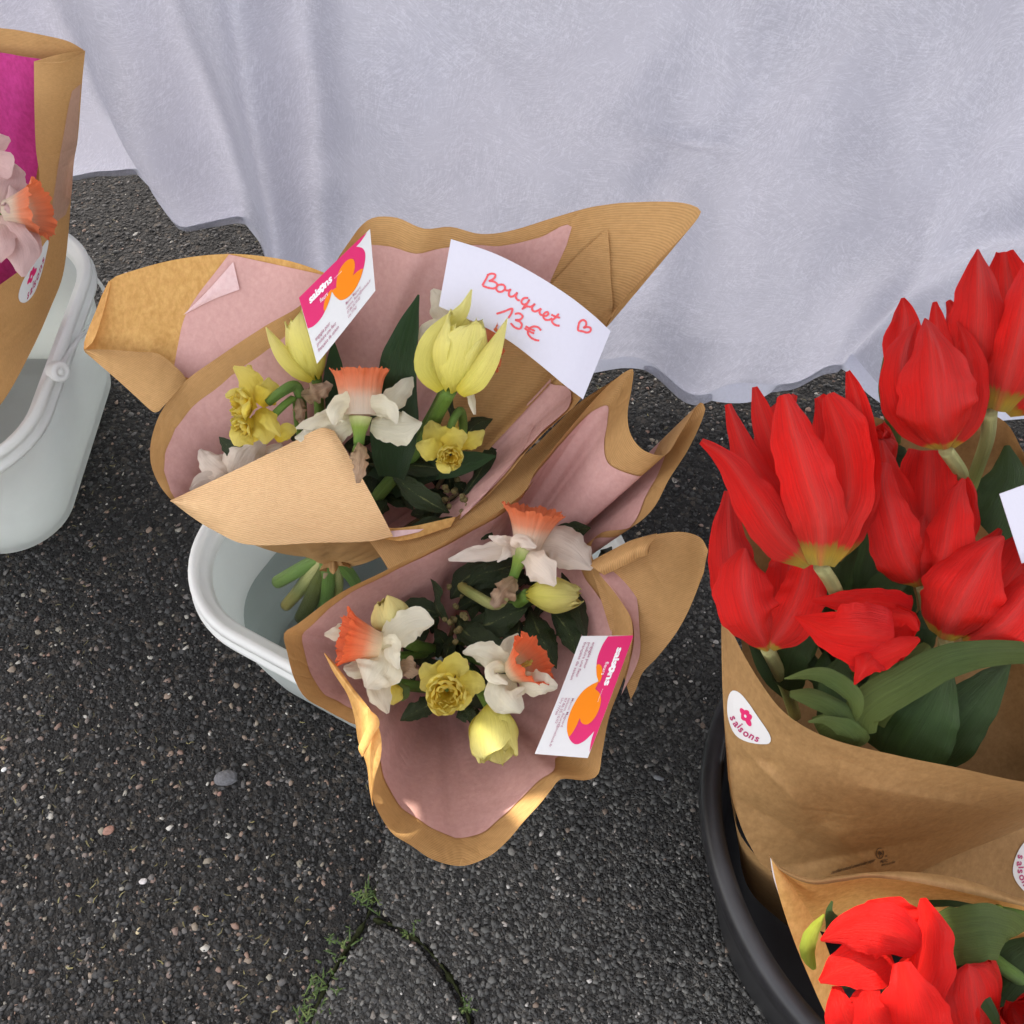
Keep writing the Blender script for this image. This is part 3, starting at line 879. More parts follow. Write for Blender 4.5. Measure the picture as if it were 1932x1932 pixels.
# ------------------------------------------------------------------ tablecloth
def build_cloth():
    hem = [(-420, 330, .17), (-200, 318, .17), (-60, 305, .17), (60, 301, .17), (140, 299, .168), (200, 297, .165), (250, 322, .155), (300, 368, .14), (350, 389, .132), (396, 379, .132), (425, 387, .126),
           (462, 422, .115), (505, 478, .10), (560, 556, .085), (700, 640, .06), (900, 690, .045), (1050, 712, .035), (1120, 703, .03), (1180, 694, .03), (1230, 702, .025), (1290, 736, .018),
           (1350, 757, .015), (1420, 757, .015), (1480, 724, .02), (1530, 697, .025), (1570, 690, .03), (1600, 704, .03), (1640, 745, .022), (1700, 780, .015), (1800, 800, .015), (1932, 790, .02), (2100, 790, .02), (2400, 760, .02)]
    n = 420
    h = catmull([PP(p) for p in hem], n)
    rows = []
    nr = 150
    ztop = 0.76
    for i in range(nr):
        t = i / (nr - 1)
        tt = t ** 1.15
        z = h[:, 2] * (1 - tt) + ztop * tt
        ytop = 1.035 - 0.05 * h[:, 0]
        gdec = (1 - tt) ** 1.25
        x = h[:, 0] + 0.02 * tt * np.sin(h[:, 0] * 9)
        y = ytop + (h[:, 1] - ytop) * gdec
        # hanging folds: (x at the hem, drift of x upward, width, depth, how fast it fades upward)
        for fx, dr, w, d, fade in [(-0.300, 0.03, 0.022, -0.030, 0.3), (-0.255, 0.05, 0.035, 0.034, 0.3), (-0.36, -0.03, 0.030, 0.020, 0.3), (0.12, 0.12, 0.03, -0.010, 0.2), (0.40, 0.05, 0.06, -0.02, 0.3), (-0.42, -0.06, 0.05, -0.028, 0.5), (-0.50, -0.08, 0.03, 0.024, 0.7),
                                   (-0.60, 0.0, 0.05, -0.02, 0.6), (0.235, 0.01, 0.035, -0.012, 2.0), (0.30, 0.05, 0.05, 0.012, 1.0), (0.55, 0.25, 0.06, -0.030, 1.2), (0.43, 0.2, 0.05, 0.022, 1.0), (0.0, 0.2, 0.12, 0.015, 0.6), (0.16, -0.2, 0.1, -0.012, 0.6)]:
            c = fx + dr * t
            y = y + 1.7 * d * np.exp(-((x - c) / w) ** 2) * (1 - 0.85 * t) ** fade
        y = y + 0.022 * np.sin((x * 7.0 + z * 6.0) + 0.7) + 0.008 * np.sin(x * 21 - z * 17)
        wr = np.array([nz(a * 6 + b * 2.5, b * 2.2 + a, 2.0) * 0.050 + nz(a * 15 - b * 6, b * 5, 5.0) * 0.010 + (0.25 - abs(nz(a * 9 + b * 6, b * 8 - a * 3, 8.0))) * 0.012 for a, b in zip(x, z)])
        y = y + wr * min(1, t * 8)
        zz = z
        for q in range(n):
            dv = np.array([x[q], y[q], zz[q]]) - CAM
            dp = dv @ cF
            qx = 966 + FPX * dv[0] / dp; qy = 966 - FPX * (dv @ cU) / dp
            if qx > 1480:      # heavy diagonal fold sweeping down from the right
                ln = np.interp(qx, [1480, 1600, 1740, 1840, 1932, 2200], [860, 690, 545, 492, 470, 430])
                s_ = (qy - ln) / 34.0
                y[q] += 0.040 * (1 / (1 + math.exp(-max(-30, min(30, s_ * 2))))) * min(1, (qx - 1480) / 120) - 0.016 * math.exp(-((s_ + 1.2) / 1.3) ** 2)
            y[q] -= 0.012 * math.exp(-((qx - 1300) / 70) ** 2 - ((qy - 262 - 0.12 * (qx - 1300)) / 16) ** 2)
            y[q] += 0.010 * math.exp(-((qx - 1240) / 60) ** 2 - ((qy - 300) / 40) ** 2)
            y[q] += 0.018 * math.exp(-((qx - 620) / 110) ** 2 - ((qy - 370) / 60) ** 2)
        # rippled hem
        rip = math.exp(-((z.mean() - 0.0) / 0.14) ** 2) if False else math.exp(-(t / 0.10) ** 2)
        y = y + rip * 0.0007 * (np.sin(t * 190 + 3 * np.sin(x * 9)) + 0.0)
        rows.append(np.stack([x, y, z], 1))
    G = np.array(rows)
    # the part that lies on the table
    last = G[-1].copy()
    for dy in (0.01, 0.04, 0.5):
        q = last.copy(); q[:, 1] += dy; q[:, 2] += 0.006
        G = np.concatenate([G, q[None]])
    root = thing('tablecloth', 'white crepe tablecloth hanging in soft folds behind the bouquets', 'tablecloth', G[0, n // 2])
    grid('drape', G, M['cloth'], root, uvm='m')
    hp = G[:5].copy()
    hp[:, :, 1] -= 0.0016
    k = np.array([0, .33, .6, .9, 1.0])
    hh = np.array([h + (G[4] - h) * a for a in k]); hh[:, :, 1] -= np.array([0.0004, 0.0010, 0.0011, 0.0010, 0.0003])[:, None]
    grid('hem', hh, M['cloth_hem'], root, uvm='m')
build_cloth()

# ------------------------------------------------------------------ buckets
def rring(c, ang, hl, hw, r, z, n=112):
    hl, hw = max(hl, r + 1e-3), max(hw, r + 1e-3)
    out = []
    per = []
    # rounded rectangle sampled evenly by corner arcs and sides
    segs = []
    for k, (sx, sy) in enumerate([(1, 1), (-1, 1), (-1, -1), (1, -1)]):
        cx, cy = sx * (hl - r), sy * (hw - r)
        a0 = k * math.pi / 2
        for a in np.linspace(a0, a0 + math.pi / 2, n // 8, endpoint=False):
            segs.append((cx + r * math.cos(a), cy + r * math.sin(a)))
        nx = [(1, 1), (-1, 1), (-1, -1), (1, -1)][(k + 1) % 4]
        e0 = (cx + r * math.cos(a0 + math.pi / 2), cy + r * math.sin(a0 + math.pi / 2))
        e1 = (nx[0] * (hl - r) + r * math.cos(a0 + math.pi / 2), nx[1] * (hw - r) + r * math.sin(a0 + math.pi / 2))
        for t in np.linspace(0, 1, n // 8, endpoint=False):
            segs.append((e0[0] * (1 - t) + e1[0] * t, e0[1] * (1 - t) + e1[1] * t))
    ca, sa = math.cos(ang), math.sin(ang)
    return np.array([(c[0] + x * ca - y * sa, c[1] + x * sa + y * ca, z) for x, y in segs])

def oval_bucket(label, c, ang, hl, hw, r, H, tap=0.035, group=None):
    t = thing('bucket', label, 'bucket', (c[0], c[1], 0))
    R_ = lambda ins, z: rring(c, ang, hl - ins, hw - ins, r - min(ins, r * 0.6), z)
    prof_o = [(tap + 0.006, 0.001), (tap, 0.006), (tap * 0.75, H * 0.25), (tap * 0.45, H * 0.55), (tap * 0.2, H * 0.82), (0.004, H * 0.93), (0.002, H - 0.004)]
    prof_i = [(0.0045, H - 0.004), (0.0065, H * 0.93), (tap * 0.2 + .003, H * 0.82), (tap * 0.45 + .003, H * 0.55), (tap * 0.75 + .003, H * 0.25), (tap + .004, 0.012), (tap + .010, 0.0055)]
    grid('wall', np.array([R_(i, z) for i, z in prof_o + prof_i]), M['plastic'], t, True)
    pr = [(0.0165, H - 0.018), (0.0155, H - 0.010), (0.0125, H - 0.006), (0.0072, H - 0.0045), (0.0056, H - .001), (0.0032, H + 0.0010), (0.0005, H + 0.0012), (-0.0022, H - 0.0002), (-0.0032, H - 0.003), (-0.0032, H - 0.009), (-0.0005, H - 0.0098),
          (-0.0008, H - 0.0155), (-0.0045, H - 0.0165), (-0.0052, H - 0.0195), (-0.0045, H - 0.0235), (-0.0005, H - 0.0245), (0.0035, H - 0.022)]
    grid('rim', np.array([R_(i, z) for i, z in pr]), M['plastic_rim'], t, True)
    fl = [(tap + .009, .0055)] + [(tap + .012 + 0.004 * k, .0055 + (0.0022 if k % 2 else 0)) for k in range(9)] + [(tap + 0.06, 0.006), (tap + 0.095, 0.006)]
    G = [R_(i, z) for i, z in fl]
    cen = np.mean(G[-1], 0)
    G.append(np.array([cen + (q - cen) * 0.02 for q in G[-1]]))
    grid('floor', np.array(G), M['plastic'], t, True)
    return t

bL = oval_bucket('tall milky plastic bucket at the left edge with its handle hanging down', (-0.657, 0.80), math.radians(90), 0.20, 0.15, 0.105, 0.20)
# pivot of the handle
def disc(name, c, nrm, r, h, mat, parent, n=28):
    nrm = unit(nrm); a = unit(np.cross(nrm, (0.1, 0.3, 1))); b = np.cross(nrm, a)
    rows = []
    for rr_, hh_ in ((r, 0), (r, h * 0.85), (r * 0.92, h), (r * 0.45, h), (r * 0.4, h * 0.75), (r * 0.3, h * 0.75), (r * 0.25, h * 1.1), (0.0001, h * 1.1)):
        rows.append([c + nrm * hh_ + rr_ * (math.cos(k) * a + math.sin(k) * b) for k in np.linspace(0, 2 * math.pi, n, endpoint=False)])
    return grid(name, np.array(rows), mat, parent, True)
bvL = bvh_of(*[o for o in bL.children])
pv = on(bvL, 103, 700, -0.002)
disc('handle_pivot', pv, (1.0, -0.45, 0.35), 0.0115, 0.012, M['plastic_rim'], bL)
tube('handle', [pv + np.array([.008, -.003, .004]), on(bvL, 128, 668, .006), on(bvL, 150, 638, .006), P(176, 610, .150), P(198, 580, .146), P(197, 550, .146), P(178, 522, .152), P(160, 506, .160)], [0.0040, 0.0030, 0.0026, 0.0024, 0.0024, 0.0024, 0.0024, .0024], M['plastic_rim'], bL, n=34, m=12)

bM_c = (-0.098, 0.503)
bM = oval_bucket('open milky plastic bucket of water under the two middle bouquets', bM_c, math.radians(-29), 0.20, 0.146, 0.10, 0.20)
wr_ = rring(bM_c, math.radians(-29), 0.20 - 0.0255, 0.146 - 0.0255, 0.08, 0.098)
rows = [wr_ * 1.0]
cen = wr_.mean(0)
for k in (0.8, 0.6, 0.4, 0.2, 0.01):
    q = cen + (wr_ - cen) * k
    rows.append(q)
wG = np.array(rows)
wobj = top_mesh('water', 'still cloudy water standing in the middle bucket', 'water', wG.reshape(-1, 3), gfaces(wG.shape[0], wG.shape[1], True), M['water'])
wobj['kind'] = 'structure'; del wobj['category']

def black_tub(c, r, H):
    t = thing('tub', 'large round black plastic tub holding the red tulips', 'tub', (c[0], c[1], 0))
    n = 128
    ring_ = lambda rr, z: np.array([(c[0] + rr * math.cos(a), c[1] + rr * math.sin(a), z) for a in np.linspace(0, 2 * math.pi, n, endpoint=False)])
    pr = [(r - .055, .001), (r - .05, .006), (r - .03, H * .5), (r - .017, H - .03), (r - .014, H - .012), (r - .0165, H - .012), (r - .02, H - .03), (r - .034, H * .5), (r - .054, .016), (r * 0.5, .015), (0.001, .015)]
    grid('wall', np.array([ring_(a, z) for a, z in pr]), M['black_plastic'], t, True)
    pr = [(r - .0145, H - .022), (r - .0150, H - .001), (r - .011, H + .0005), (r - .005, H - .001), (r - .0015, H - .004), (r, H - .010), (r - .0005, H - .020), (r - .004, H - .022), (r - .005, H - .030), (r - .012, H - .031)]
    grid('rim', np.array([ring_(a, z) for a, z in pr]), M['black_plastic'], t, True)
    return t
black_tub((0.367, 0.238), 0.2209, 0.25)

# ------------------------------------------------------------------ paper wraps
def wrap_cone(parent, rim, neck, neck_r, bulge, out_mat, in_mat, out_name='kraft_sheet', in_name='pink_sheet', n=220, ns=40, crease=0.004, seed=0, gap=0.0018, bias=0.0):
    """A sheet rolled into an open cone: rim = closed loop of (px, py, height, how far up the lining reaches)."""
    rp = np.array([[*PP(r), r[3]] for r in rim])
    rc = catmull(rp, n, True)
    R3, fr = rc[:, :3], np.clip(rc[:, 3], 0, 1)
    nk = PP(neck)
    cen = R3.mean(0)
    ax = unit(cen - nk)
    def surf(s):
        rows = np.zeros((len(s), n, 3)) if np.ndim(s) == 1 else np.zeros((s.shape[0], n, 3))
        for i in range(rows.shape[0]):
            for j in range(n):
                sv = s[i] if np.ndim(s) == 1 else s[i, j]
                o = R3[j] - nk
                o = o - np.dot(o, ax) * ax
                on_ = unit(o)
                p0 = nk + on_ * neck_r
                b = R3[j]
                L = np.linalg.norm(b - p0)
                q = p0 + (b - p0) * sv + on_ * bulge * L * math.sin(math.pi * sv ** 0.8)
                th = j / n * 2 * math.pi
                k = nz(math.cos(th) * 5 + seed, math.sin(th) * 5, sv * 1.4) * 1.0 + 0.35 * nz(math.cos(th) * 14 + seed, math.sin(th) * 14, sv * 2) - 1.4 * (abs(nz(math.cos(th) * 6.3 + seed + 4, math.sin(th) * 6.3, sv * .9)) ** .8 - .2)
                pl = math.exp(-(sv / 0.22) ** 2) * math.sin(th * 11) * 0.004
                q = q + on_ * (crease * k * math.sin(math.pi * min(sv, 0.995)) ** 0.6 + pl * min(1, sv * 8))
                rows[i, j] = q
        return rows
    s_out = np.linspace(0, 1, ns)
    Go = surf(s_out)
    ko = grid(out_name, np.concatenate([Go, Go[:, :1]], 1), out_mat, parent, False, uvm='m')
    Si = np.linspace(0, 1, ns)[:, None] * fr[None, :]
    Gi = surf(Si)
    # shift the lining inwards
    o = Gi - nk
    o = o - (o @ ax)[..., None] * ax
    o /= np.linalg.norm(o, axis=2)[..., None] + 1e-9
    Gi = Gi - o * gap
    # towards the viewer side of a wall seen from inside is inwards as well; nothing else to do
    ki = grid(in_name, np.concatenate([Gi, Gi[:, :1]], 1), in_mat, parent, False, uvm='m')
    return ko, ki, nk, ax

# ---- upper bouquet
W1 = thing('paper_wrap', 'upper kraft wrap lined with pink paper, open, with a folded front corner', 'paper wrap', P(620, 1050, .245), 'paper wraps of the two middle bouquets')
rim1 = [(283, 850, .375, .92), (300, 785, .385, .90), (345, 722, .395, .90), (420, 668, .41, .90), (500, 615, .43, .91), (565, 578, .445, .92), (612, 528, .46, .92), (652, 465, .475, .92),
        (695, 415, .485, .92), (745, 410, .49, .92), (800, 431, .49, .93), (850, 428, .49, .94), (905, 441, .49, .97), (960, 436, .495, .96), (1040, 412, .50, .95), (1105, 393, .505, .95), (1130, 388, .506, .80), (1185, 382, .51, .75),
        (1290, 383, .52, .70), (1322, 402, .52, .70), (1240, 495, .49, .72), (1150, 605, .455, .78), (1125, 690, .43, .90), (1092, 758, .42, .97), (1045, 800, .405, .985), (1000, 845, .39, .99), (960, 893, .375, .99),
        (905, 948, .355, .985), (850, 985, .345, .98), (760, 1003, .34, .96), (660, 1014, .335, .9), (560, 1022, .335, .9), (460, 1022, .335, .9), (400, 995, .34, .93), (325, 945, .35, .97), (293, 900, .365, .93)]
k1, p1, nk1, ax1 = wrap_cone(W1, rim1, (618, 1048, .245), .013, 0.055, M['kraft'], M['pink'], seed=1)
bv1 = bvh_of(k1, p1)
bv1p = bv1
# front folded corner
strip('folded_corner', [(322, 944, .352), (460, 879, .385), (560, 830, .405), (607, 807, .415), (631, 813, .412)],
      [(325, 947, .35), (360, 974, .347), (400, 999, .346), (465, 1027, .344), (600, 1024, .346), (700, 1021, .348), (742, 1012, .35)], M['kraft_lit_fold'], W1, n=60, m=24, bulge=0.010, nse=0.002, uvm=14)
strip('sheet_edge', [(700, 1005, .349), (760, 1000, .349), (800, 998, .349)], [(715, 1012, .348), (745, 1013, .348), (790, 1004, .347)], M['pink_pale'], W1, n=14, m=4)
strip('sheet_edge', [(680, 985, .345), (750, 996, .347), (860, 975, .352)], [(700, 1012, .345), (760, 1020, .343), (850, 994, .346)], M['kraft_lit_in'], W1, n=20, m=5)
# gathered paper at the tie
def ruffle(c, r, mat, parent, n=60, rows=8, seed=0, name='gathered_paper', d=(0, 0, -1), L=0.014):
    d = unit(d); a = unit(np.cross(d, (1, 0.2, 0.1))); b = np.cross(d, a)
    G = []
    for i in range(rows):
        t = i / (rows - 1)
        rr_ = r * (0.55 + 0.6 * t)
        G.append([c + d * (L * t + 0.003 * t * math.sin(5 * k)) + (rr_ * (1 + 0.22 * t * math.sin(7 * k + seed) + 0.12 * math.sin(13 * k))) * (math.cos(k) * a + math.sin(k) * b) for k in np.linspace(0, 2 * math.pi, n)])
    return grid(name, np.array(G), mat, parent, uvm='m')
ruffle(P(632, 1044, .262), .012, M['kraft_bag'], W1, d=vdir(0.25, -1, -0.2), L=0.012)
# folded flap over the back right wall
def draped(name, outline_a, outline_b, bvh, mat, parent, lift=0.0025, n=40, m=20, uvm='m', bulge=0.0, swap=False):
    a = catmull([(x, y, 0) for x, y in outline_a], n); b = catmull([(x, y, 0) for x, y in outline_b], n)
    G = np.zeros((m, n, 3)); dist = np.zeros((m, n))
    for j in range(m):
        t = j / (m - 1)
        row = a * (1 - t) + b * t
        for i in range(n):
            d = unit(ray(row[i][0], row[i][1]))
            h = bvh.ray_cast(Vector(CAM), Vector(d))
            dist[j, i] = h[3] if h[0] is not None else np.nan
            G[j, i] = d
    med = np.nanmedian(dist)
    for j in range(m):           # fill misses from the neighbour
        for i in range(n):
            if np.isnan(dist[j, i]):
                dist[j, i] = dist[j, i - 1] if i and not np.isnan(dist[j, i - 1]) else med
    for _ in range(3):
        dd = dist.copy()
        dd[1:-1, 1:-1] = np.minimum(dist[1:-1, 1:-1], (dist[1:-1, :-2] + dist[1:-1, 2:] + dist[:-2, 1:-1] + dist[2:, 1:-1]) / 4)
        dist = dd
    for j in range(m):
        for i in range(n):
            e = math.sin(math.pi * j / (m - 1)) * math.sin(math.pi * i / (n - 1))
            G[j, i] = CAM + G[j, i] * (dist[j, i] - lift - bulge * e)
    if swap: G = G.transpose(1, 0, 2)
    return grid(name, G, mat, parent, uvm=uvm)
draped('folded_flap', [(1144, 433), (1085, 488), (1010, 570), (900, 700), (800, 815)], [(1147, 436), (1152, 520), (1150, 602), (1040, 722), (900, 872)], bv1, M['kraft'], W1, 0.003, uvm=2)
draped('pale_lining_edge', [(985, 800), (940, 845), (890, 905), (862, 985)], [(1008, 803), (985, 850), (945, 898), (905, 945)], bv1, M['pink'], W1, 0.0015, n=20, m=8)
# left ear of the wrap
def ear(name, A, B, mat, n=40, m=20, bulge=0.0, nse=0.0015, seed=0, uvm='m', swap=False):
    return strip(name, A, B, mat, W1, n=n, m=m, bulge=bulge, nse=nse, seed=seed, uvm=uvm, swap=swap)
ear('left_flap', [(158, 658, .40), (180, 590, .415), (207, 530, .43), (240, 514, .435), (335, 489, .445), (430, 479, .45), (500, 484, .45), (560, 496, .455), (632, 522, .455)],
    [(160, 662, .398), (240, 700, .39), (300, 735, .385), (345, 735, .38), (400, 700, .388), (450, 665, .40), (500, 630, .415), (560, 590, .43), (625, 540, .445)], M['kraft_lit_in'], bulge=-0.006)
bvE = bvh_of([o for o in W1.children if o.name.startswith('left_flap')][0])
draped('left_flap_lining', [(432, 480), (405, 515), (372, 558), (348, 600), (336, 650), (326, 706)], [(634, 524), (590, 562), (540, 600), (470, 648), (420, 685), (368, 716)], bvE, M['pink'], W1, 0.0012, n=30, m=20)
draped('pale_corner', [(440, 494), (395, 545), (346, 594)], [(452, 546), (400, 566), (350, 592)], bvE, M['pink_pale'], W1, 0.003, n=12, m=8, bulge=.002)
ear('left_flap_underfold', [(158, 659, .405), (210, 660, .405), (262, 664, .405), (300, 668, .404), (340, 700, .398), (352, 716, .394)], [(160, 664, .400), (190, 690, .398), (225, 720, .395), (258, 750, .391), (290, 778, .388), (300, 776, .388)], M['kraft'], bulge=0.004, seed=5, uvm=-28)
ear('left_flap_underfold', [(158, 656, .400), (120 + 40, 640, .403), (175, 600, .413), (190, 565, .42), (205, 530, .43)], [(158, 660, .399), (175, 645, .405), (190, 605, .414), (200, 570, .421), (209, 532, .43)], M['kraft_lit_in'], n=14, m=4, nse=0)

# ---- lower bouquet
W2 = thing('paper_wrap', 'lower kraft wrap lined with pink paper, opening towards the viewer over the asphalt', 'paper wrap', P(850, 1190, .20), 'paper wraps of the two middle bouquets')
rim2 = [(536, 1195, .355, .90), (560, 1178, .36, .93), (640, 1120, .365, .96), (720, 1080, .37, .97), (830, 1025, .37, .97), (905, 985, .37, .97), (955, 955, .372, .97), (992, 925, .376, .97), (1010, 890, .385, .96),
        (1090, 790, .40, .93), (1150, 725, .42, .90), (1193, 696, .43, .88), (1192, 730, .425, .88), (1184, 780, .418, .88), (1190, 820, .412, .88), (1215, 850, .408, .90), (1255, 858, .405, .90), (1285, 815, .408, .88), (1322, 758, .415, .86), (1331, 772, .41, .86),
        (1300, 845, .40, .88), (1262, 905, .39, .90), (1232, 960, .38, .92), (1190, 995, .37, .94), (1135, 1005, .365, .95), (1115, 1030, .362, .93), (1128, 1075, .36, .92), (1165, 1120, .358, .91), (1190, 1165, .356, .90), (1193, 1210, .355, .90),
        (1180, 1270, .352, .90), (1150, 1350, .35, .90), (1136, 1420, .35, .90), (1128, 1462, .348, .84), (1105, 1472, .348, .82), (1058, 1470, .348, .95), (1040, 1490, .346, .93), (1022, 1513, .344, .92), (986, 1552, .341, .91), (958, 1586, .34, .90), (922, 1616, .34, .90), (870, 1634, .34, .89), (815, 1622, .34, .89), (775, 1595, .34, .88), (738, 1570, .34, .87), (705, 1510, .345, .86), (695, 1440, .352, .9),
        (682, 1372, .357, .93), (665, 1366, .355, .90), (620, 1342, .353, .88), (575, 1315, .352, .89), (555, 1280, .352, .90), (543, 1235, .353, .90)]
k2, p2, nk2, ax2 = wrap_cone(W2, rim2, (842, 1230, .21), .014, 0.03, M['kraft'], M['pink'], seed=7, n=300, crease=0.003)
bv2 = bvh_of(k2, p2)
bvp2 = bv2
# the left edge folded over the flowers, sunlit
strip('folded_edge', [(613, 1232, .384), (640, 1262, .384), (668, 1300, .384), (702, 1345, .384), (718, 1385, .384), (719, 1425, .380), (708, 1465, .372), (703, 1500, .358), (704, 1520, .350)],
      [(612, 1234, .383), (630, 1270, .380), (655, 1310, .376), (668, 1350, .370), (676, 1400, .364), (688, 1432, .362), (693, 1450, .358), (697, 1490, .352), (702, 1518, .349)], M['kraft_lit_in'], W2, n=50, m=14, bulge=0.006, nse=0.001)
strip('folded_edge', [(695, 1338, .392), (712, 1352, .392), (716, 1368, .391), (706, 1385, .389), (697, 1405, .386), (686, 1425, .383)],
      [(694, 1340, .391), (694, 1356, .390), (690, 1375, .388), (682, 1395, .385), (676, 1412, .383), (683, 1428, .382)], M['kraft_lit_in'], W2, n=24, m=6, bulge=0.002)
# right ear
strip('right_flap', [(1112, 1060, .358), (1150, 1040, .366), (1195, 1018, .375), (1245, 1007, .38), (1290, 1004, .382), (1322, 1015, .380), (1336, 1038, .376)],
      [(1190, 1320, .330), (1200, 1300, .332), (1212, 1270, .336), (1240, 1240, .342), (1275, 1195, .350), (1300, 1150, .358), (1328, 1080, .370)], M['kraft'], W2, n=50, m=26, bulge=-0.004, nse=0.003, seed=8, uvm=22)
strip('right_flap_fold', [(1110, 1064, .366), (1160, 1038, .376), (1210, 1014, .386), (1240, 1006, .386)], [(1140, 1085, .366), (1172, 1070, .374), (1205, 1052, .382), (1222, 1046, .385), (1226, 1030, .386)], M['kraft'], W2, n=30, m=10, bulge=0.006, seed=9, uvm=70)
strip('right_flap_lining', [(1130, 1082, .3600), (1165, 1125, .358), (1192, 1170, .3575), (1196, 1210, .356), (1185, 1265, .354)], [(1185, 1075, .357), (1200, 1120, .354), (1206, 1180, .350), (1206, 1240, .346), (1172, 1312, .342)], M['pink'], W2, n=30, m=12, seed=11)
# outer paper of the lower wrap seen between the two bouquets
strip('outer_fold', [(690, 1012, .335), (760, 1006, .338), (845, 985, .342), (900, 940, .350), (958, 885, .36), (1010, 840, .368), (1090, 762, .385), (1150, 722, .40), (1188, 697, .415)],
      [(735, 1078, .335), (830, 1030, .343), (905, 990, .352), (958, 960, .36), (995, 925, .366), (1020, 885, .372), (1095, 795, .388), (1155, 730, .405), (1190, 700, .418)], M['kraft'], W2, n=60, m=12, bulge=-.004, seed=12, nse=0.003, uvm=-52)
# ---- left bouquet wrap
W3 = thing('paper_wrap', 'tall kraft wrap with magenta lining standing in the left bucket', 'paper wrap', P(-60, 900, .10))
# back wall with magenta lining, side fold with kraft, front wall
strip('kraft_sheet', [(-320, 80, .50), (-200, 58, .50), (-60, 50, .50), (20, 55, .50), (80, 66, .50), (130, 78, .497), (158, 94, .49)],
      [(-320, 760, .16), (-200, 800, .15), (-60, 800, .14), (-30, 780, .14), (-10, 750, .145), (10, 700, .15), (30, 650, .16)], M['kraft'], W3, n=60, m=50, bulge=-0.02, nse=0.004, seed=20)
strip('magenta_sheet', [(-320, 130, .488), (-200, 108, .488), (-60, 98, .488), (0, 99, .488), (45, 107, .489), (90, 113, .489), (104, 116, .488)],
      [(-320, 758, .172), (-200, 798, .162), (-60, 798, .152), (-34, 778, .152), (-14, 748, .157), (4, 698, .162), (22, 650, .172)], M['magenta'], W3, n=60, m=50, bulge=-0.017, nse=0.004, seed=20)
strip('side_fold', [(64, 116, .495), (65, 208, .46), (68, 283, .43), (74, 330, .41), (71, 387, .38), (66, 462, .34), (54, 494, .33), (0, 537, .32), (-80, 590, .31), (-260, 660, .30)],
      [(161, 95, .49), (155, 155, .465), (146, 268, .41), (137, 315, .385), (131, 417, .33), (119, 518, .275), (98, 575, .25), (60, 660, .22), (0, 765, .19), (-200, 1000, .12)], M['kraft_x'], W3, n=70, m=24, bulge=0.008, nse=0.004, seed=22, swap=True)
strip('side_fold', [(64, 116, .495), (96, 117, .497), (128, 113, .496), (161, 95, .49)], [(64, 117, .4945), (96, 119, .4965), (128, 116, .4955), (160, 99, .489)], M['kraft_x'], W3, n=20, m=3)

sf_ = bvh_of([o for o in W3.children if o.name.startswith('side_fold')][0])
draped('lining_showing_through', [(136, 172), (128, 208), (120, 255), (112, 300), (101, 372), (92, 430)], [(153, 158), (149, 210), (146, 260), (139, 310), (134, 372), (124, 405)], sf_, M['kraft_pinkish'], W3, 0.0006, n=30, m=8)

# ------------------------------------------------------------------ flowers
def corona(parent, base, axis, r0, r1, L, mat, n=110, rows=20, frill=0.10, seed=0, flare=1.6, name='cup', inner=True):
    axis = unit(axis)
    a = unit(np.cross(axis, (0.3, 0.1, 1))); b = np.cross(axis, a)
    def shell(k, lr):
        G = []
        for i in range(rows):
            t = i / (rows - 1)
            row = []
            for j in range(n):
                th = 2 * math.pi * j / n
                rr = (r0 + (r1 - r0) * (0.55 * t + 0.45 * t ** flare)) * k
                fr = frill * t ** 4 * (0.7 * math.sin(11 * th + seed + 1.6 * nz(math.cos(th) * 2, math.sin(th) * 2, seed)) + 0.8 * nz(math.cos(th) * 7, math.sin(th) * 7, seed) + 0.35 * math.sin(23 * th + seed))
                rib = 0.030 * math.sin(6 * th + seed) * t + 0.016 * math.sin(17 * th) * t
                tat = 1 + t ** 3 * (0.09 * nz(math.cos(th) * 3 + 9, math.sin(th) * 3, seed) + 0.09 * nz(math.cos(th) * 12, math.sin(th) * 12, seed) + 0.012 * math.sin(31 * th + seed))
                curl = 0.16 * r1 * max(0, t - 0.85) / 0.15 * (0.4 + nz(math.cos(th) * 4, math.sin(th) * 4, seed + 3))
                R_ = rr * (1 + fr + rib) + curl
                row.append(base + axis * (L * lr * t * tat) + R_ * (math.cos(th) * a + math.sin(th) * b))
            row.append(row[0])
            G.append(row)
        return G
    return grid(name, np.array(shell(1, 1)), mat, parent)

def tube_up(parent, p0, p1, r0, r1, mat=None, name='flower_tube'):
    """green tube behind a daffodil, wide end at p0"""
    mid = [p1 + (p0 - p1) * t for t in (0, .35, .7, 1.0)]
    return tube(name, mid, [r1, r1 * 1.15, (r0 + r1) * 0.52, r0], mat or M['green_tube'], parent, n=16, m=14)

def mpx(px, p):
    return px * depth(p) / FPX

def flower(name, label, cat, c, group=None):
    return thing(name, label, cat, c if len(c) == 3 and not isinstance(c, tuple) else PP(c), group)

def petals(parent, specs, mat, ruf=0.18, n=20, m=11, name='petal'):
    """specs: (points, widths, roll, cup[, material])"""
    for i, s in enumerate(specs):
        blade(name, s[0], s[1], s[4] if len(s) > 4 else mat, parent, roll=s[2], cup=s[3], n=n, m=m, ruf=ruf, seed=i + len(s[0]) * 0.37 + s[0][0][0] * 0.01)

def spathe(parent, pts, ws, roll=0, cup=0.7):
    blade('spathe', pts, ws, M['spathe'], parent, roll=roll, cup=cup, n=22, m=11, ruf=0.7, seed=pts[0][0] * 0.1)

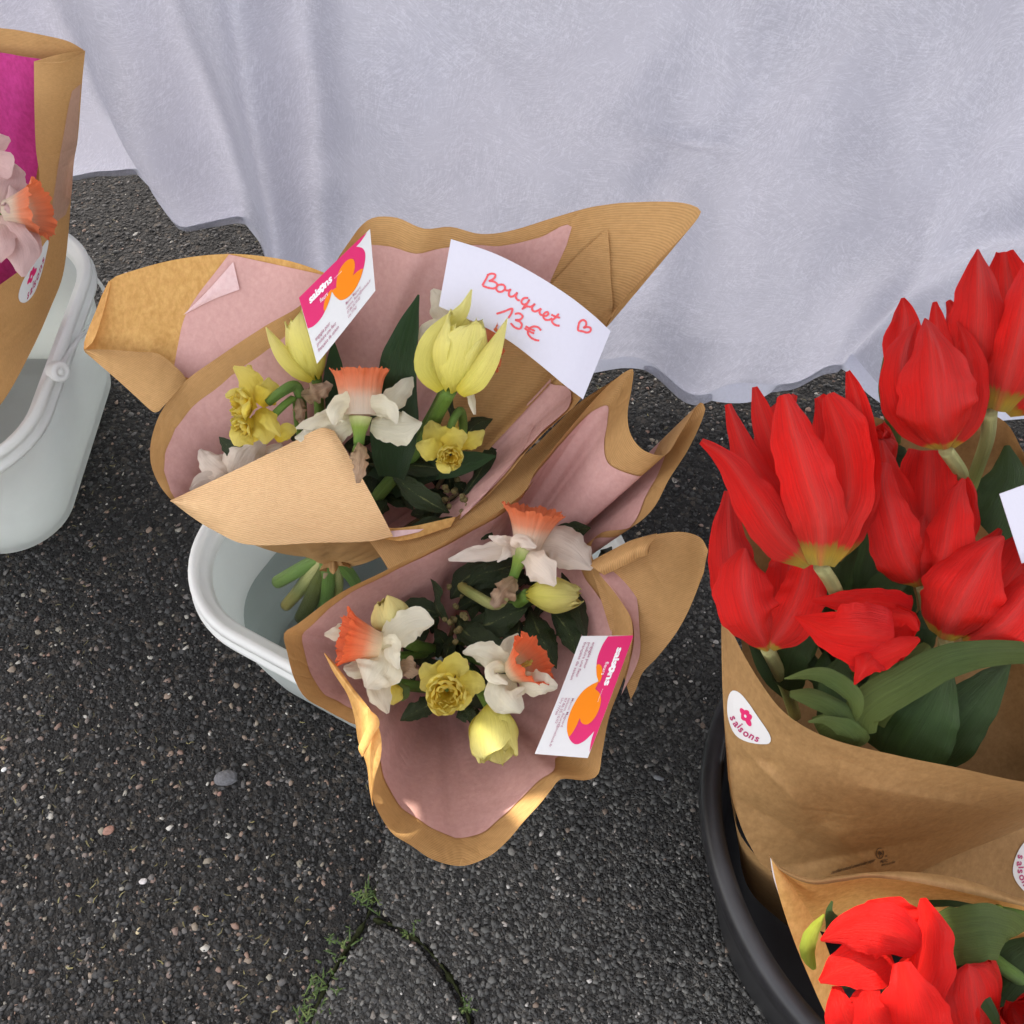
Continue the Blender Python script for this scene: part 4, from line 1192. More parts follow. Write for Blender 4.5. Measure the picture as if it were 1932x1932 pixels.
def tulip_head(parent, base, tip, R, mat, open_=0.1, rot=0.0, seed=0, close=0.5, npet=6, base_r=0.22, spread=72, lenvar=0.08, nv=26, nu=15, ruf=1.0, blunt=0.5):
    """Six overlapping petals about the line base -> tip. R in metres."""
    rr = np.random.RandomState(seed)
    base = np.asarray(base, float); tip = np.asarray(tip, float)
    Lg = np.linalg.norm(tip - base); ax = unit(tip - base)
    v = unit(CAM - base)
    e1 = unit(v - np.dot(v, ax) * ax)     # points to the viewer
    e2 = np.cross(ax, e1)
    for k in range(npet):
        outer = k % 2 == 0
        th0 = rot + k * 2 * math.pi / npet + rr.uniform(-0.12, 0.12)
        Lk = Lg * (1 + rr.uniform(-lenvar, lenvar)) * (1.0 if outer else 0.97)
        op = open_ * rr.uniform(0.6, 1.5) if outer else open_ * rr.uniform(0.3, 0.9)
        sp = math.radians(spread) * (1.0 if outer else 0.9)
        kk = 1.0 if outer else 0.86
        sd = seed * 3.7 + k * 1.9
        G = []
        for i in range(nv):
            t = i / (nv - 1)
            prof = (base_r + (1 - base_r) * (1 - (1 - min(1, t * 1.25)) ** 2.4)) * (1 - close * max(0, t - 0.35) ** 1.7 * 1.8)
            r = R * kk * prof + op * Lg * t ** 2
            wsh = (min(1.0, math.sin(math.pi * min(1, t * 0.93 + 0.045)) * 1.25)) ** blunt
            wsh = wsh * (0.45 + 0.55 * min(1, t / 0.3))
            tipk = max(0.0, (t - 0.93) / 0.07)
            wsh = wsh * (1 - tipk ** 1.5) if tipk > 0 else wsh
            row = []
            for j in range(nu):
                u = -1 + 2 * j / (nu - 1)
                ph = th0 + u * sp * wsh
                rloc = r * (1 - 0.08 * u * u * (1 if outer else -0.3)) + ruf * R * 0.16 * nz(u * 1.4, t * 2.2, sd) * min(1, t * 2)
                rloc += ruf * R * 0.18 * t * t * abs(u) ** 2 * nz(u * 2, t * 4, sd + 5)
                rloc -= R * 0.05 * math.exp(-(u / 0.16) ** 2) * (1 if outer else 0) * t
                h = Lk * (t - 0.05 * u * u * t + 0.03 * nz(u * 3, t, sd + 8) * t)
                row.append(base + ax * h + rloc * (math.cos(ph) * e1 + math.sin(ph) * e2))
            G.append(row)
        grid('petal', np.array(G), mat, parent)
    return ax

def stem_to(parent, a, b, r, mat=None, bow=(0, 0, 0), n=20, name='stem'):
    a = np.asarray(a, float); b = np.asarray(b, float)
    mid = (a + b) / 2 + np.array(bow, float)
    return tube(name, [a, mid, b], r, mat or M['stem'], parent, n=n, m=10)

NK1 = PP((618, 1046, .255)); NK2 = PP((842, 1230, .225))
GD = 'daffodils in the middle bouquets'
GT = 'pale yellow tulips in the middle bouquets'

# -- white daffodil with orange cup, centre of the upper bouquet
d = flower('daffodil', 'white daffodil with orange cup pointing straight up, middle of the upper bouquet', 'daffodil', (680, 790, .42), GD)
Z = .42
petals(d, [
    ([(700, 800, Z - .004), (735, 806, Z - .006), (765, 806, Z - .004), (796, 797, Z)], [24, 58, 66, 44, 4], 8, .25),
    ([(665, 800, Z - .006), (630, 812, Z - .010), (590, 822, Z - .012), (556, 826, Z - .012)], [24, 50, 60, 40, 4], -8, .25),
    ([(712, 786, Z), (738, 762, Z + .004), (760, 738, Z + .008), (779, 711, Z + .012)], [16, 36, 46, 36, 3], 20, -.35),
    ([(660, 782, Z + .004), (630, 782, Z + .008), (596, 794, Z + .010), (558, 808, Z + .008)], [16, 26, 30, 22, 4], -18, .3),
    ([(672, 772, Z + .006), (655, 768, Z + .018), (638, 779, Z + .022), (630, 802, Z + .018)], [20, 44, 54, 40, 6], 25, .5),
    ([(684, 774, Z + .006), (712, 771, Z + .016), (736, 778, Z + .020), (748, 800, Z + .016)], [20, 38, 48, 34, 5], -25, .5),
], M['white'], ruf=0.28)
cb = PP((680, 783, Z + .002))
corona(d, cb, vdir(-0.01, 1, 0.05), mpx(35, cb), mpx(50, cb), mpx(84, cb), M['corona_soft'], frill=0.07, seed=2, flare=3.0)
tube_up(d, PP((680, 786, Z + .004)), PP((677, 838, Z - .008)), mpx(22, cb), mpx(10, cb))
spathe(d, [(677, 834, Z + .001), (682, 858, Z - .001), (680, 885, Z - .008), (676, 912, Z - .018)], [6, 34, 34, 22, 8], 10, .9)
stem_to(d, PP((677, 838, Z - .010)), NK1, .0035, bow=(0.0, 0.01, 0))

# -- daffodil turned away behind the tall tulip
d = flower('daffodil', 'white daffodil half hidden behind the tall yellow tulip, its orange cup against the price note', 'daffodil', (870, 620, .45), GD)
Z = .45
petals(d, [
    ([(870, 615, Z), (845, 590, Z + .004), (828, 565, Z + .008), (815, 546, Z + .01)], [20, 48, 56, 40, 8], 0, .1),
    ([(880, 610, Z + .002), (865, 585, Z + .006), (852, 565, Z + .009), (850, 556, Z + .01)], [20, 44, 48, 36, 6], 10, .1),
    ([(865, 640, Z - .005), (835, 640, Z - .004), (810, 636, Z - .002), (788, 640, Z)], [22, 62, 76, 56, 8], 0, .15),
    ([(875, 690, Z - .02), (886, 730, Z - .02), (892, 760, Z - .02), (896, 782, Z - .022)], [14, 22, 18, 16, 5], 30, .4),
    ([(868, 690, Z - .02), (876, 715, Z - .02), (880, 735, Z - .02), (882, 750, Z - .022)], [14, 18, 14, 10, 3], -20, .4),
], M['white'])
cb = PP((882, 640, Z - .004))
corona(d, cb, vdir(1, -0.12, 0.1), mpx(26, cb), mpx(50, cb), mpx(62, cb), M['corona_soft'], frill=0.10, seed=9, flare=2.2)
stem_to(d, cb, NK1, .0033, bow=(0.02, 0.02, 0))

# -- white flowers peeping out behind the folded corner
d = flower('daffodil', 'blush white daffodil tucked behind the left end of the folded kraft corner', 'daffodil', (450, 880, .36), GD)
Z = .362
petals(d, [
    ([(440, 915, Z - .01), (455, 880, Z), (472, 850, Z + .006), (498, 826, Z + .006)], [30, 74, 86, 62, 12], 12, .2),
    ([(440, 905, Z - .008), (415, 885, Z), (395, 868, Z + .003), (376, 848, Z + .002)], [30, 50, 52, 36, 8], -10, .25),
    ([(440, 920, Z - .012), (410, 915, Z - .008), (385, 912, Z - .006), (358, 925, Z - .006)], [20, 46, 48, 34, 6], 8, .3),
    ([(450, 915, Z - .014), (480, 880, Z - .006), (510, 855, Z - .003), (532, 838, Z - .003)], [20, 40, 46, 34, 6], 8, .2),
], M['blush'], ruf=.25)
stem_to(d, PP((445, 925, Z - .015)), NK1, .003)

def double_flower(label, c, axis, s, seed, group, outer, inner_n=16, clusters=None, R_in=0.36):
    """Double yellow daffodil: outer petals given in the picture, a ruffled heart built round the axis."""
    root = flower('daffodil', label, 'daffodil', c, group)
    petals(root, outer, M['yellow'], ruf=.25)
    rr = np.random.RandomState(seed)
    for (cx, cy, cz, rad, axv) in clusters:
        b0 = PP((cx, cy, cz)); ax = unit(axv); R0 = mpx(rad, b0)
        a = unit(np.cross(ax, (0.3, 0.1, 1))); b = np.cross(ax, a)
        for k in range(inner_n):
            ringk = k / inner_n
            th = k * 2.399 + rr.uniform(-.2, .2)
            op = 0.25 + 0.75 * ringk
            L = R0 * (0.95 + 0.35 * rr.uniform()) * (0.8 + 0.35 * ringk)
            rad_dir = math.cos(th) * a + math.sin(th) * b
            side = np.cross(ax, rad_dir)
            G = []
            for i in range(9):
                t = i / 8
                rad_o = R0 * (0.10 + op * (0.95 * math.sin(t * 1.9)))
                hh = L * (t * 0.95) * (1.15 - 0.55 * ringk)
                w = R0 * (0.34 + 0.34 * ringk) * math.sin(math.pi * min(1, t * 0.86 + 0.10)) ** 0.55
                row = []
                for j in range(7):
                    u = -1 + j / 3
                    row.append(b0 + ax * (hh - 0.12 * R0 * u * u * t + 0.14 * R0 * nz(u * 2, t * 3, seed + k)) + rad_dir * (rad_o - R0 * 0.22 * u * u * (1 - t * 0.3) + 0.06 * R0 * nz(u * 3, t * 3, seed + k + 7)) + side * (w * u))
                G.append(row)
            grid('inner_petal', np.array(G), M['yellow_in'] if ringk < 0.62 else M['yellow'], root)
    return root

Z = .415
dd = double_flower('double yellow daffodil facing left against the pink paper, left side of the upper bouquet', (480, 770, Z), vdir(-1, 0, 1), 1, 3, GD, [
    ([(485, 760, Z), (478, 735, Z + .004), (462, 712, Z + .006), (440, 692, Z + .008)], [20, 40, 46, 32, 5], 15, .3),
    ([(488, 755, Z - .004), (478, 725, Z - .004), (470, 705, Z - .002), (470, 688, Z)], [18, 30, 30, 24, 8], 0, .2),
    ([(490, 765, Z), (505, 748, Z + .004), (512, 735, Z + .006), (507, 712, Z + .008)], [22, 44, 56, 40, 6], -25, .3),
    ([(490, 770, Z + .002), (505, 785, Z + .008), (518, 806, Z + .008), (529, 824, Z + .006)], [22, 36, 34, 24, 4], 25, .4),
    ([(484, 780, Z), (495, 805, Z + .002), (500, 822, Z), (500, 838, Z - .002)], [20, 46, 50, 34, 6], 0, .3),
    ([(478, 775, Z + .004), (455, 755, Z + .008), (440, 745, Z + .01), (425, 748, Z + .008)], [20, 34, 36, 28, 8], 0, .4),
    ([(475, 790, Z), (462, 815, Z + .002), (452, 828, Z + .002), (447, 842, Z)], [22, 48, 56, 44, 10], 0, .35),
    ([(520, 830, Z - .012), (535, 818, Z - .01), (545, 812, Z - .01), (560, 812, Z - .01)], [14, 26, 30, 24, 6], 0, .3),
], 15, [(472, 768, Z + .004, 36, vdir(-1, .1, .9)), (466, 805, Z + .002, 24, vdir(-.7, -.6, .9))])
tube('stem', [PP((505, 760, Z)), PP((530, 740, Z + .006)), PP((556, 728, Z + .004)), PP((566, 745, Z - .004)), PP((572, 790, Z - .03))], [.0034, .0042, .0046, .004, .0035], M['stem'], dd, n=26, m=10)
tube('stem', [PP((510, 790, Z - .004)), PP((535, 765, Z - .001)), PP((556, 752, Z - .004)), PP((562, 800, Z - .03)), NK1], [.003, .003, .003, .003, .003], M['stem'], dd, n=26, m=10)
spathe(dd, [(568, 745, Z + .001), (585, 742, Z + .003), (605, 733, Z + .004), (628, 726, Z + .004)], [12, 34, 38, 26, 6], 15, .6)
spathe(dd, [(565, 752, Z - .002), (566, 775, Z - .006), (568, 800, Z - .016)], [16, 22, 20, 12], 0, .8)

Z = .395
dd = double_flower('small double yellow daffodil facing down, right of the large white daffodil in the upper bouquet', (850, 850, Z), vdir(0, -.5, 1), 1, 11, GD, [
    ([(845, 850, Z), (830, 830, Z + .006), (818, 812, Z + .008), (812, 793, Z + .008)], [18, 44, 52, 40, 8], 0, .2),
    ([(848, 850, Z), (852, 835, Z + .006), (866, 826, Z + .009), (882, 822, Z + .009)], [20, 38, 44, 34, 8], -10, .2),
    ([(840, 853, Z), (818, 850, Z + .005), (802, 846, Z + .006), (785, 838, Z + .005)], [16, 36, 42, 32, 6], 10, .2),
    ([(868, 845, Z - .002), (885, 835, Z + .003), (900, 826, Z + .005), (914, 812, Z + .006)], [14, 28, 34, 26, 6], -10, .3),
    ([(845, 862, Z), (840, 876, Z + .006), (842, 884, Z + .006), (850, 890, Z + .004)], [18, 34, 36, 28, 8], 0, .4),
], 15, [(850, 858, Z + .004, 27, vdir(0.05, -.35, 1))])
tube('stem', [PP((848, 838, Z - .004)), PP((852, 800, Z + .006)), PP((868, 775, Z + .006)), PP((874, 800, Z - .01)), PP((872, 838, Z - .03))], [.003, .0032, .0036, .0036, .003], M['stem'], dd, n=24)
blade('bud', [(855, 815, Z), (857, 800, Z + .002), (862, 792, Z + .002)], [10, 22, 8], M['yellow'], dd, cup=.7)

# -- pale yellow tulips of the upper bouquet
def ytulip(label, base, tip, Rpx, seed, rot, open_, mat='yellow_tulip', close=.5, stem_to_=None, r=.0045, group=GT, sm=None, **kw):
    t = flower('tulip', label, 'tulip', base, group)
    b, tp = PP(base), PP(tip)
    tulip_head(t, b, tp, mpx(Rpx, b), M[mat], open_, rot, seed, close, **kw)
    if stem_to_ is not None:
        tube('stem', [b + (b - tp) * -0.03, *stem_to_], r, sm or M['stem'], t, n=22, m=12)
    return t
t = ytulip('pale yellow tulip under the upper business card, on the left of the upper bouquet', (598, 716, .405), (560, 592, .445), 42, 5, 0.5, -0.02, close=.36, stem_to_=[PP((602, 760, .38)), NK1])
blade('petal', [(590, 716, .410), (555, 685, .424), (525, 648, .438), (502, 617, .448)], [16, 36, 38, 26, 3], M['yellow_tulip'], t, roll=-35, cup=.6, n=20, m=9)
t = ytulip('tall open pale yellow tulip standing in front of the price note in the upper bouquet', (848, 738, .435), (884, 600, .485), 54, 8, 0.35, -0.01, stem_to_=[PP((825, 780, .40)), PP((800, 830, .37)), NK1], r=.006, close=.34)
blade('petal', [(862, 738, .447), (896, 700, .466), (928, 652, .480), (957, 600, .490)], [30, 56, 50, 28, 2], M['yellow_tulip'], t, roll=30, cup=.7, n=22, m=9)
blade('petal', [(835, 735, .440), (812, 690, .452), (830, 640, .468), (875, 585, .484), (890, 546, .495)], [24, 56, 60, 44, 26, 3], M['yellow_tulip'], t, roll=-12, cup=.5, n=24, m=9)

# -- lower bouquet flowers
Z = .362
d = flower('daffodil', 'large blush white daffodil with orange cup pointing up, top of the lower bouquet', 'daffodil', (985, 1035, Z), GD)
petals(d, [
    ([(985, 1035, Z), (940, 1038, Z + .006), (895, 1045, Z + .008), (846, 1056, Z + .008)], [16, 32, 34, 26, 5], -12, .3),
    ([(1000, 1035, Z), (1040, 1022, Z + .004), (1080, 1040, Z + .006), (1117, 1074, Z + .006)], [26, 66, 82, 54, 6], 12, .3),
    ([(990, 1040, Z + .004), (1005, 1060, Z + .012), (1030, 1085, Z + .014), (1048, 1104, Z + .012)], [22, 46, 58, 46, 8], -18, .35),
    ([(975, 1038, Z + .002), (950, 1025, Z + .008), (935, 1020, Z + .010), (922, 1012, Z + .010)], [16, 34, 30, 20, 4], 25, .4),
    ([(980, 1036, Z + .004), (960, 1036, Z + .014), (950, 1050, Z + .014), (938, 1060, Z + .012)], [16, 24, 24, 14, 3], -20, .4),
    ([(988, 1038, Z + .006), (975, 1022, Z + .018), (985, 1018, Z + .020), (1012, 1032, Z + .018)], [14, 26, 30, 24, 8], 20, .4),
], M['blush'], ruf=.32)
cb = PP((995, 1034, Z + .002))
corona(d, cb, vdir(0.18, 1, 0.12), mpx(26, cb), mpx(54, cb), mpx(74, cb), M['corona_soft'], frill=0.085, seed=4, flare=2.2)
tube_up(d, PP((988, 1036, Z + .004)), PP((968, 1090, Z - .006)), mpx(20, cb), mpx(9, cb))
spathe(d, [(972, 1092, Z), (958, 1110, Z + .002), (945, 1128, Z), (930, 1145, Z - .002)], [10, 38, 46, 34, 14], 20, .5)
tube('stem', [PP((968, 1092, Z - .008)), PP((940, 1140, Z - .01)), PP((900, 1125, Z - .02)), PP((862, 1100, Z - .045))], .0042, M['stem_pale'], d, n=22)

Z = .372
d = flower('daffodil', 'white daffodil with deep orange cup facing left, left side of the lower bouquet', 'daffodil', (715, 1215, Z), GD)
petals(d, [
    ([(718, 1215, Z), (750, 1195, Z + .006), (785, 1175, Z + .008), (819, 1174, Z + .006)], [20, 54, 66, 56, 8], -10, .3),
    ([(715, 1220, Z), (722, 1250, Z + .006), (705, 1280, Z + .008), (690, 1298, Z + .006)], [24, 72, 82, 70, 8], 12, .35),
    ([(705, 1225, Z - .004), (690, 1255, Z - .004), (670, 1262, Z - .004), (648, 1260, Z - .002)], [20, 46, 50, 36, 6], 0, .2),
    ([(695, 1190, Z - .004), (660, 1190, Z - .004), (635, 1196, Z - .002), (612, 1197, Z)], [18, 36, 40, 28, 6], 0, .2),
    ([(705, 1240, Z - .006), (712, 1290, Z - .010), (722, 1320, Z - .012), (732, 1346, Z - .014)], [20, 50, 50, 34, 5], 10, .3),
    ([(718, 1222, Z + .004), (740, 1215, Z + .012), (738, 1235, Z + .012), (752, 1262, Z + .008)], [14, 32, 34, 28, 6], -20, .3),
], M['white'], ruf=.3)
cb = PP((716, 1218, Z + .004))
corona(d, cb, vdir(-1, 0.26, 0.30), mpx(24, cb), mpx(50, cb), mpx(72, cb), M['corona'], frill=0.11, seed=12, flare=1.5)
stem_to(d, PP((735, 1240, Z - .012)), NK2, .0035)
spathe(d, [(748, 1262, Z - .012), (765, 1258, Z - .010), (780, 1264, Z - .010), (792, 1270, Z - .012)], [8, 30, 36, 26, 8], 10, .5)

Z = .362
d = flower('daffodil', 'white daffodil with open orange cup facing right beside the lower business card', 'daffodil', (965, 1270, Z), GD)
petals(d, [
    ([(960, 1262, Z), (935, 1245, Z + .008), (905, 1232, Z + .010), (873, 1231, Z + .008)], [22, 50, 50, 36, 6], 18, .35),
    ([(965, 1275, Z), (950, 1300, Z + .006), (965, 1325, Z + .008), (985, 1342, Z + .004)], [24, 66, 78, 60, 12], 0, .3),
    ([(975, 1275, Z + .002), (998, 1290, Z + .006), (1025, 1292, Z + .008), (1052, 1296, Z + .006)], [16, 40, 50, 40, 8], -10, .3),
    ([(960, 1255, Z - .006), (955, 1235, Z - .008), (958, 1218, Z - .01), (978, 1195, Z - .012)], [20, 32, 28, 20, 3], 0, .2),
    ([(955, 1262, Z + .004), (932, 1262, Z + .012), (930, 1275, Z + .012), (958, 1290, Z + .010)], [14, 26, 28, 20, 4], 20, .4),
], M['white'], ruf=.3)
cb = PP((966, 1268, Z + .002))
corona(d, cb, vdir(0.78, 0.55, 0.48), mpx(22, cb), mpx(50, cb), mpx(56, cb), M['corona'], frill=0.10, seed=15, flare=1.5)
pb = cb + vdir(0.78, 0.55, 0.48) * mpx(10, cb)
for k in range(5):
    q = np.array([math.sin(k * 2.4), math.cos(k * 2.4), 0.3]) * 0.0014
    tube('stamen', [pb + q, pb + q + vdir(0.8, 0.5, 0.5) * mpx(30 + 2 * k, cb)], [.0004, .0004, .0012], M['yellow_in'], d, n=8, m=6)
stem_to(d, PP((958, 1262, Z - .012)), NK2, .0035)

Z = .360
dd = double_flower('double yellow daffodil facing the viewer in the middle of the lower bouquet', (845, 1295, Z), vdir(0, -.2, 1), 1, 21, GD, [
    ([(840, 1290, Z), (818, 1272, Z + .005), (806, 1262, Z + .007), (800, 1250, Z + .007)], [22, 50, 54, 40, 8], 0, .2),
    ([(845, 1285, Z), (848, 1268, Z + .007), (862, 1258, Z + .009), (885, 1262, Z + .009)], [22, 42, 48, 40, 8], -14, .3),
    ([(858, 1295, Z - .002), (880, 1290, Z + .002), (900, 1292, Z + .003), (915, 1298, Z + .003)], [22, 48, 52, 40, 8], 0, .2),
    ([(835, 1300, Z - .002), (812, 1295, Z + .003), (802, 1295, Z + .003), (793, 1300, Z + .002)], [22, 46, 50, 36, 8], 0, .2),
    ([(840, 1310, Z - .002), (825, 1325, Z + .003), (822, 1330, Z + .003), (818, 1336, Z + .002)], [22, 44, 46, 36, 8], 0, .3),
    ([(855, 1312, Z - .002), (868, 1325, Z + .003), (870, 1332, Z + .003), (872, 1340, Z + .002)], [22, 46, 50, 36, 8], 0, .3),
], 20, [(843, 1302, Z + .004, 42, vdir(-0.02, -.15, 1))])
stem_to(dd, PP((845, 1300, Z - .004)), NK2, .0035)

t = ytulip('cream tulip bud nestled above the left orange-cupped daffodil in the lower bouquet', (752, 1192, .360), (722, 1128, .382), 44, 31, 0.8, -.02, 'cream_tulip', .75, [PP((775, 1215, .33)), NK2], .005, ruf=.8)
t = ytulip('closed yellow tulip lying under the large white daffodil in the lower bouquet', (992, 1122, .352), (1094, 1122, .352), 38, 33, 0.2, .0, 'yellow_tulip', .62, [PP((960, 1150, .32)), NK2], .005)
t = ytulip('yellow tulip hanging down over the pink lining, lowest flower of the lower bouquet', (926, 1330, .352), (935, 1436, .345), 52, 36, 0.5, .05, 'yellow_tulip', .42, [PP((900, 1290, .32)), NK2], .005, ruf=1.2)

# small loose stems and an opening green bud by the left daffodil
t = flower('daffodil', 'greenish yellow half open daffodil bud peeping out below the left daffodil of the lower bouquet', 'daffodil bud', (740, 1310, .338))
petals(t, [([(735, 1290, .338), (745, 1310, .340), (740, 1330, .338)], [16, 36, 6], 0, .5, M['yellow']), ([(725, 1300, .336), (728, 1318, .338), (722, 1334, .336)], [14, 26, 6], 20, .5, M['yellow']), ([(752, 1292, .336), (762, 1308, .338), (757, 1322, .336)], [12, 24, 6], -20, .5, M['tleaf_light'])], M['yellow'])
stem_to(t, PP((740, 1290, .335)), PP((830, 1300, .30)), .0045)

# -- left bouquet: pink daffodils
GP = 'pink daffodils in the left bouquet'
Z = .46
d = flower('daffodil', 'pale pink daffodil with a smooth orange cup pointing right in the left magenta wrap', 'daffodil', (-5, 400, Z), GP)
petals(d, [
    ([(0, 395, Z), (12, 360, Z + .006), (20, 340, Z + .006), (10, 300, Z + .004)], [20, 46, 52, 44, 8], 10, .3),
    ([(-5, 410, Z), (25, 450, Z + .004), (40, 480, Z + .004), (45, 522, Z)], [24, 60, 66, 52, 8], -10, .3),
    ([(0, 400, Z + .004), (12, 392, Z + .014), (20, 380, Z + .014), (18, 350, Z + .012)], [14, 28, 30, 26, 5], 30, .5),
    ([(-5, 420, Z), (5, 450, Z + .01), (12, 470, Z + .01), (0, 495, Z + .006)], [20, 50, 50, 30, 4], 0, .3),
    ([(-10, 420, Z - .004), (45, 440, Z - .01), (62, 470, Z - .012), (52, 500, Z - .014)], [20, 40, 40, 30, 5], 0, .3),
    ([(-10, 390, Z - .004), (30, 355, Z - .008), (45, 352, Z - .010), (60, 360, Z - .012)], [20, 30, 30, 20, 5], 0, .3),
], M['pinkpetal'])
cb = PP((14, 402, Z + .002))
corona(d, cb, vdir(1, 0.12, 0.0), mpx(24, cb), mpx(50, cb), mpx(66, cb), M['corona_soft'], frill=0.07, seed=42, flare=1.4)
stem_to(d, PP((-5, 400, Z)), P(-60, 700, .25), .004)
Z = .47
d = flower('daffodil', 'pale pink daffodil petals showing at the left edge above the orange cup', 'daffodil', (-60, 300, Z), GP)
petals(d, [
    ([(-60, 300, Z), (-30, 280, Z), (0, 268, Z), (19, 262, Z)], [20, 46, 48, 38, 8], 0, .2),
    ([(-60, 310, Z), (-30, 320, Z), (0, 320, Z), (22, 330, Z)], [20, 70, 80, 70, 8], 0, .2),
    ([(-60, 320, Z), (-80, 350, Z), (-90, 380, Z)], [20, 70, 10], 0, .2),
    ([(-60, 300, Z), (-90, 280, Z), (-110, 260, Z)], [20, 70, 10], 0, .2),
], M['pinkpetal'])
stem_to(d, PP((-60, 300, Z)), P(-60, 700, .25), .004)

# ------------------------------------------------------------------ greenery
GL = 'laurel sprigs among the flowers'
def sprig(label, c, base, leaves, stem=None, group=GL, berries=0, seed=0):
    t = thing('laurel_sprig', label, 'laurel sprig', PP(c), group)
    pts = stem or [c, ((c[0] + base[0]) / 2, (c[1] + base[1]) / 2, (c[2] + base[2]) / 2), base]
    tube('twig', [PP(p) for p in pts], [.0014, .002, .0022], M['bark'], t, n=14, m=6)
    for i, (p, w, roll) in enumerate(leaves):
        blade('leaf', p, [3, w * .7, w, w * .92, w * .6, 1], M['laurel'], t, roll=roll, cup=.18, n=26, m=9, ruf=.22, seed=seed + i, edge=.05, fold=.12)
    rr = np.random.RandomState(seed)
    for k in range(berries):
        p = PP((c[0] + rr.normal() * 14, c[1] + rr.normal() * 18, c[2] + rr.uniform(-.004, .012)))
        disc('bud', p, vdir(rr.normal(), rr.normal(), 1.5), 0.0022, 0.0035, M['berry'], t, n=8)
    return t
sprig('laurel sprig with a large wavy leaf in the dark heart of the upper bouquet', (865, 930, .335), (760, 1000, .29), [
    ([(848, 968, .340), (815, 950, .350), (775, 925, .356), (735, 888, .360)], 46, 15),
    ([(862, 900, .345), (830, 885, .350), (770, 878, .352), (690, 875, .345)], 42, -40),
    ([(870, 940, .338), (900, 900, .345), (920, 860, .35), (940, 820, .35)], 34, 30),
    ([(855, 975, .330), (830, 985, .338), (805, 985, .342), (776, 992, .342)], 26, -20),
], berries=16, seed=3)
sprig('laurel sprig at the left of the upper bouquet below the double daffodil', (480, 870, .36), (600, 980, .29), [
    ([(480, 870, .36), (450, 858, .366), (430, 842, .37), (413, 824, .372)], 34, 10),
    ([(500, 880, .355), (470, 850, .36), (450, 850, .36), (425, 880, .355)], 34, 0),
], seed=5)
sprig('laurel sprig behind the small double daffodil on the right of the upper bouquet', (880, 830, .365), (800, 960, .30), [
    ([(880, 850, .36), (880, 825, .37), (900, 800, .375), (930, 790, .37)], 40, 20),
    ([(860, 800, .38), (852, 780, .388), (846, 760, .39), (850, 740, .385)], 20, 40),
    ([(880, 880, .36), (900, 868, .365), (910, 862, .365), (915, 850, .365)], 22, 0),
], seed=6)
sprig('laurel sprig with broad leaves in the dark middle of the lower bouquet', (860, 1170, .315), (840, 1230, .24), [
    ([(880, 1180, .318), (920, 1178, .328), (960, 1160, .334), (996, 1147, .336)], 62, 5),
    ([(860, 1160, .315), (880, 1195, .325), (930, 1215, .330), (965, 1212, .33)], 50, -20),
    ([(850, 1180, .318), (826, 1150, .328), (822, 1115, .334), (812, 1092, .334)], 30, 55),
    ([(850, 1130, .32), (880, 1090, .33), (930, 1080, .335), (980, 1085, .335)], 60, 20),
    ([(860, 1150, .31), (900, 1130, .315), (960, 1130, .318), (1010, 1140, .318)], 60, -10),
    ([(835, 1160, .31), (800, 1150, .318), (765, 1155, .32), (735, 1170, .318)], 44, 10),
], berries=14, seed=8)
sprig('laurel sprig beneath the closed yellow tulip on the right of the lower bouquet', (1000, 1170, .32), (880, 1230, .25), [
    ([(1000, 1150, .322), (1015, 1190, .330), (1030, 1220, .332), (1050, 1262, .328)], 58, 10),
    ([(1040, 1150, .325), (1065, 1180, .332), (1080, 1210, .334), (1086, 1236, .333)], 52, -15),
    ([(980, 1170, .318), (975, 1200, .322), (960, 1230, .322), (945, 1250, .32)], 46, 10),
    ([(1060, 1080, .335), (1085, 1130, .338), (1100, 1180, .338), (1106, 1210, .336)], 40, 30),
], seed=9)
sprig('laurel leaves below the double daffodil in the lower bouquet', (840, 1330, .318), (850, 1240, .25), [
    ([(830, 1318, .322), (800, 1335, .330), (780, 1345, .332), (755, 1360, .332)], 40, 10),
    ([(870, 1325, .322), (880, 1345, .328), (888, 1352, .33), (890, 1366, .328)], 36, 0),
    ([(840, 1330, .315), (880, 1320, .318), (910, 1310, .318), (930, 1290, .315)], 44, 0),
], seed=10)
sprig('laurel leaf lying behind the orange cup at the top of the lower bouquet', (1040, 1030, .335), (900, 1100, .28), [
    ([(1030, 1030, .335), (1060, 1010, .342), (1085, 1000, .345), (1115, 996, .348)], 44, 20),
    ([(930, 1010, .345), (915, 1005, .35), (905, 1003, .35), (890, 1012, .35)], 28, 0),
    ([(990, 1060, .33), (940, 1075, .338), (905, 1085, .338), (880, 1110, .333)], 46, 0),
], seed=12)

def leaf_thing(label, specs, cat='leaf', name='tulip_leaf', group=None):
    t = thing(name, label, cat, PP(specs[0][0][0]), group)
    for i, (p, ws, mat, roll, cup) in enumerate(specs):
        blade('leaf_blade', p, ws, M[mat], t, roll=roll, cup=cup, n=34, m=13, ruf=.10, seed=i + p[0][0] * .1, fold=.05)
    return t
GLF = 'dark long leaves in the upper bouquet'
leaf_thing('broad upright dark green leaf with a pale edge behind the white daffodil, upper bouquet', [([(740, 900, .36), (745, 800, .40), (752, 700, .432), (768, 630, .452), (790, 556, .472)], [50, 86, 92, 76, 46, 4], 'dleaf', 12, -.3)], group=GLF)
leaf_thing('narrow dark leaf beside the business card behind the white daffodil, upper bouquet', [([(640, 800, .375), (630, 730, .40), (630, 690, .412), (628, 640, .43)], [26, 44, 42, 28, 3], 'dleaf', -10, -.3)], group=GLF)
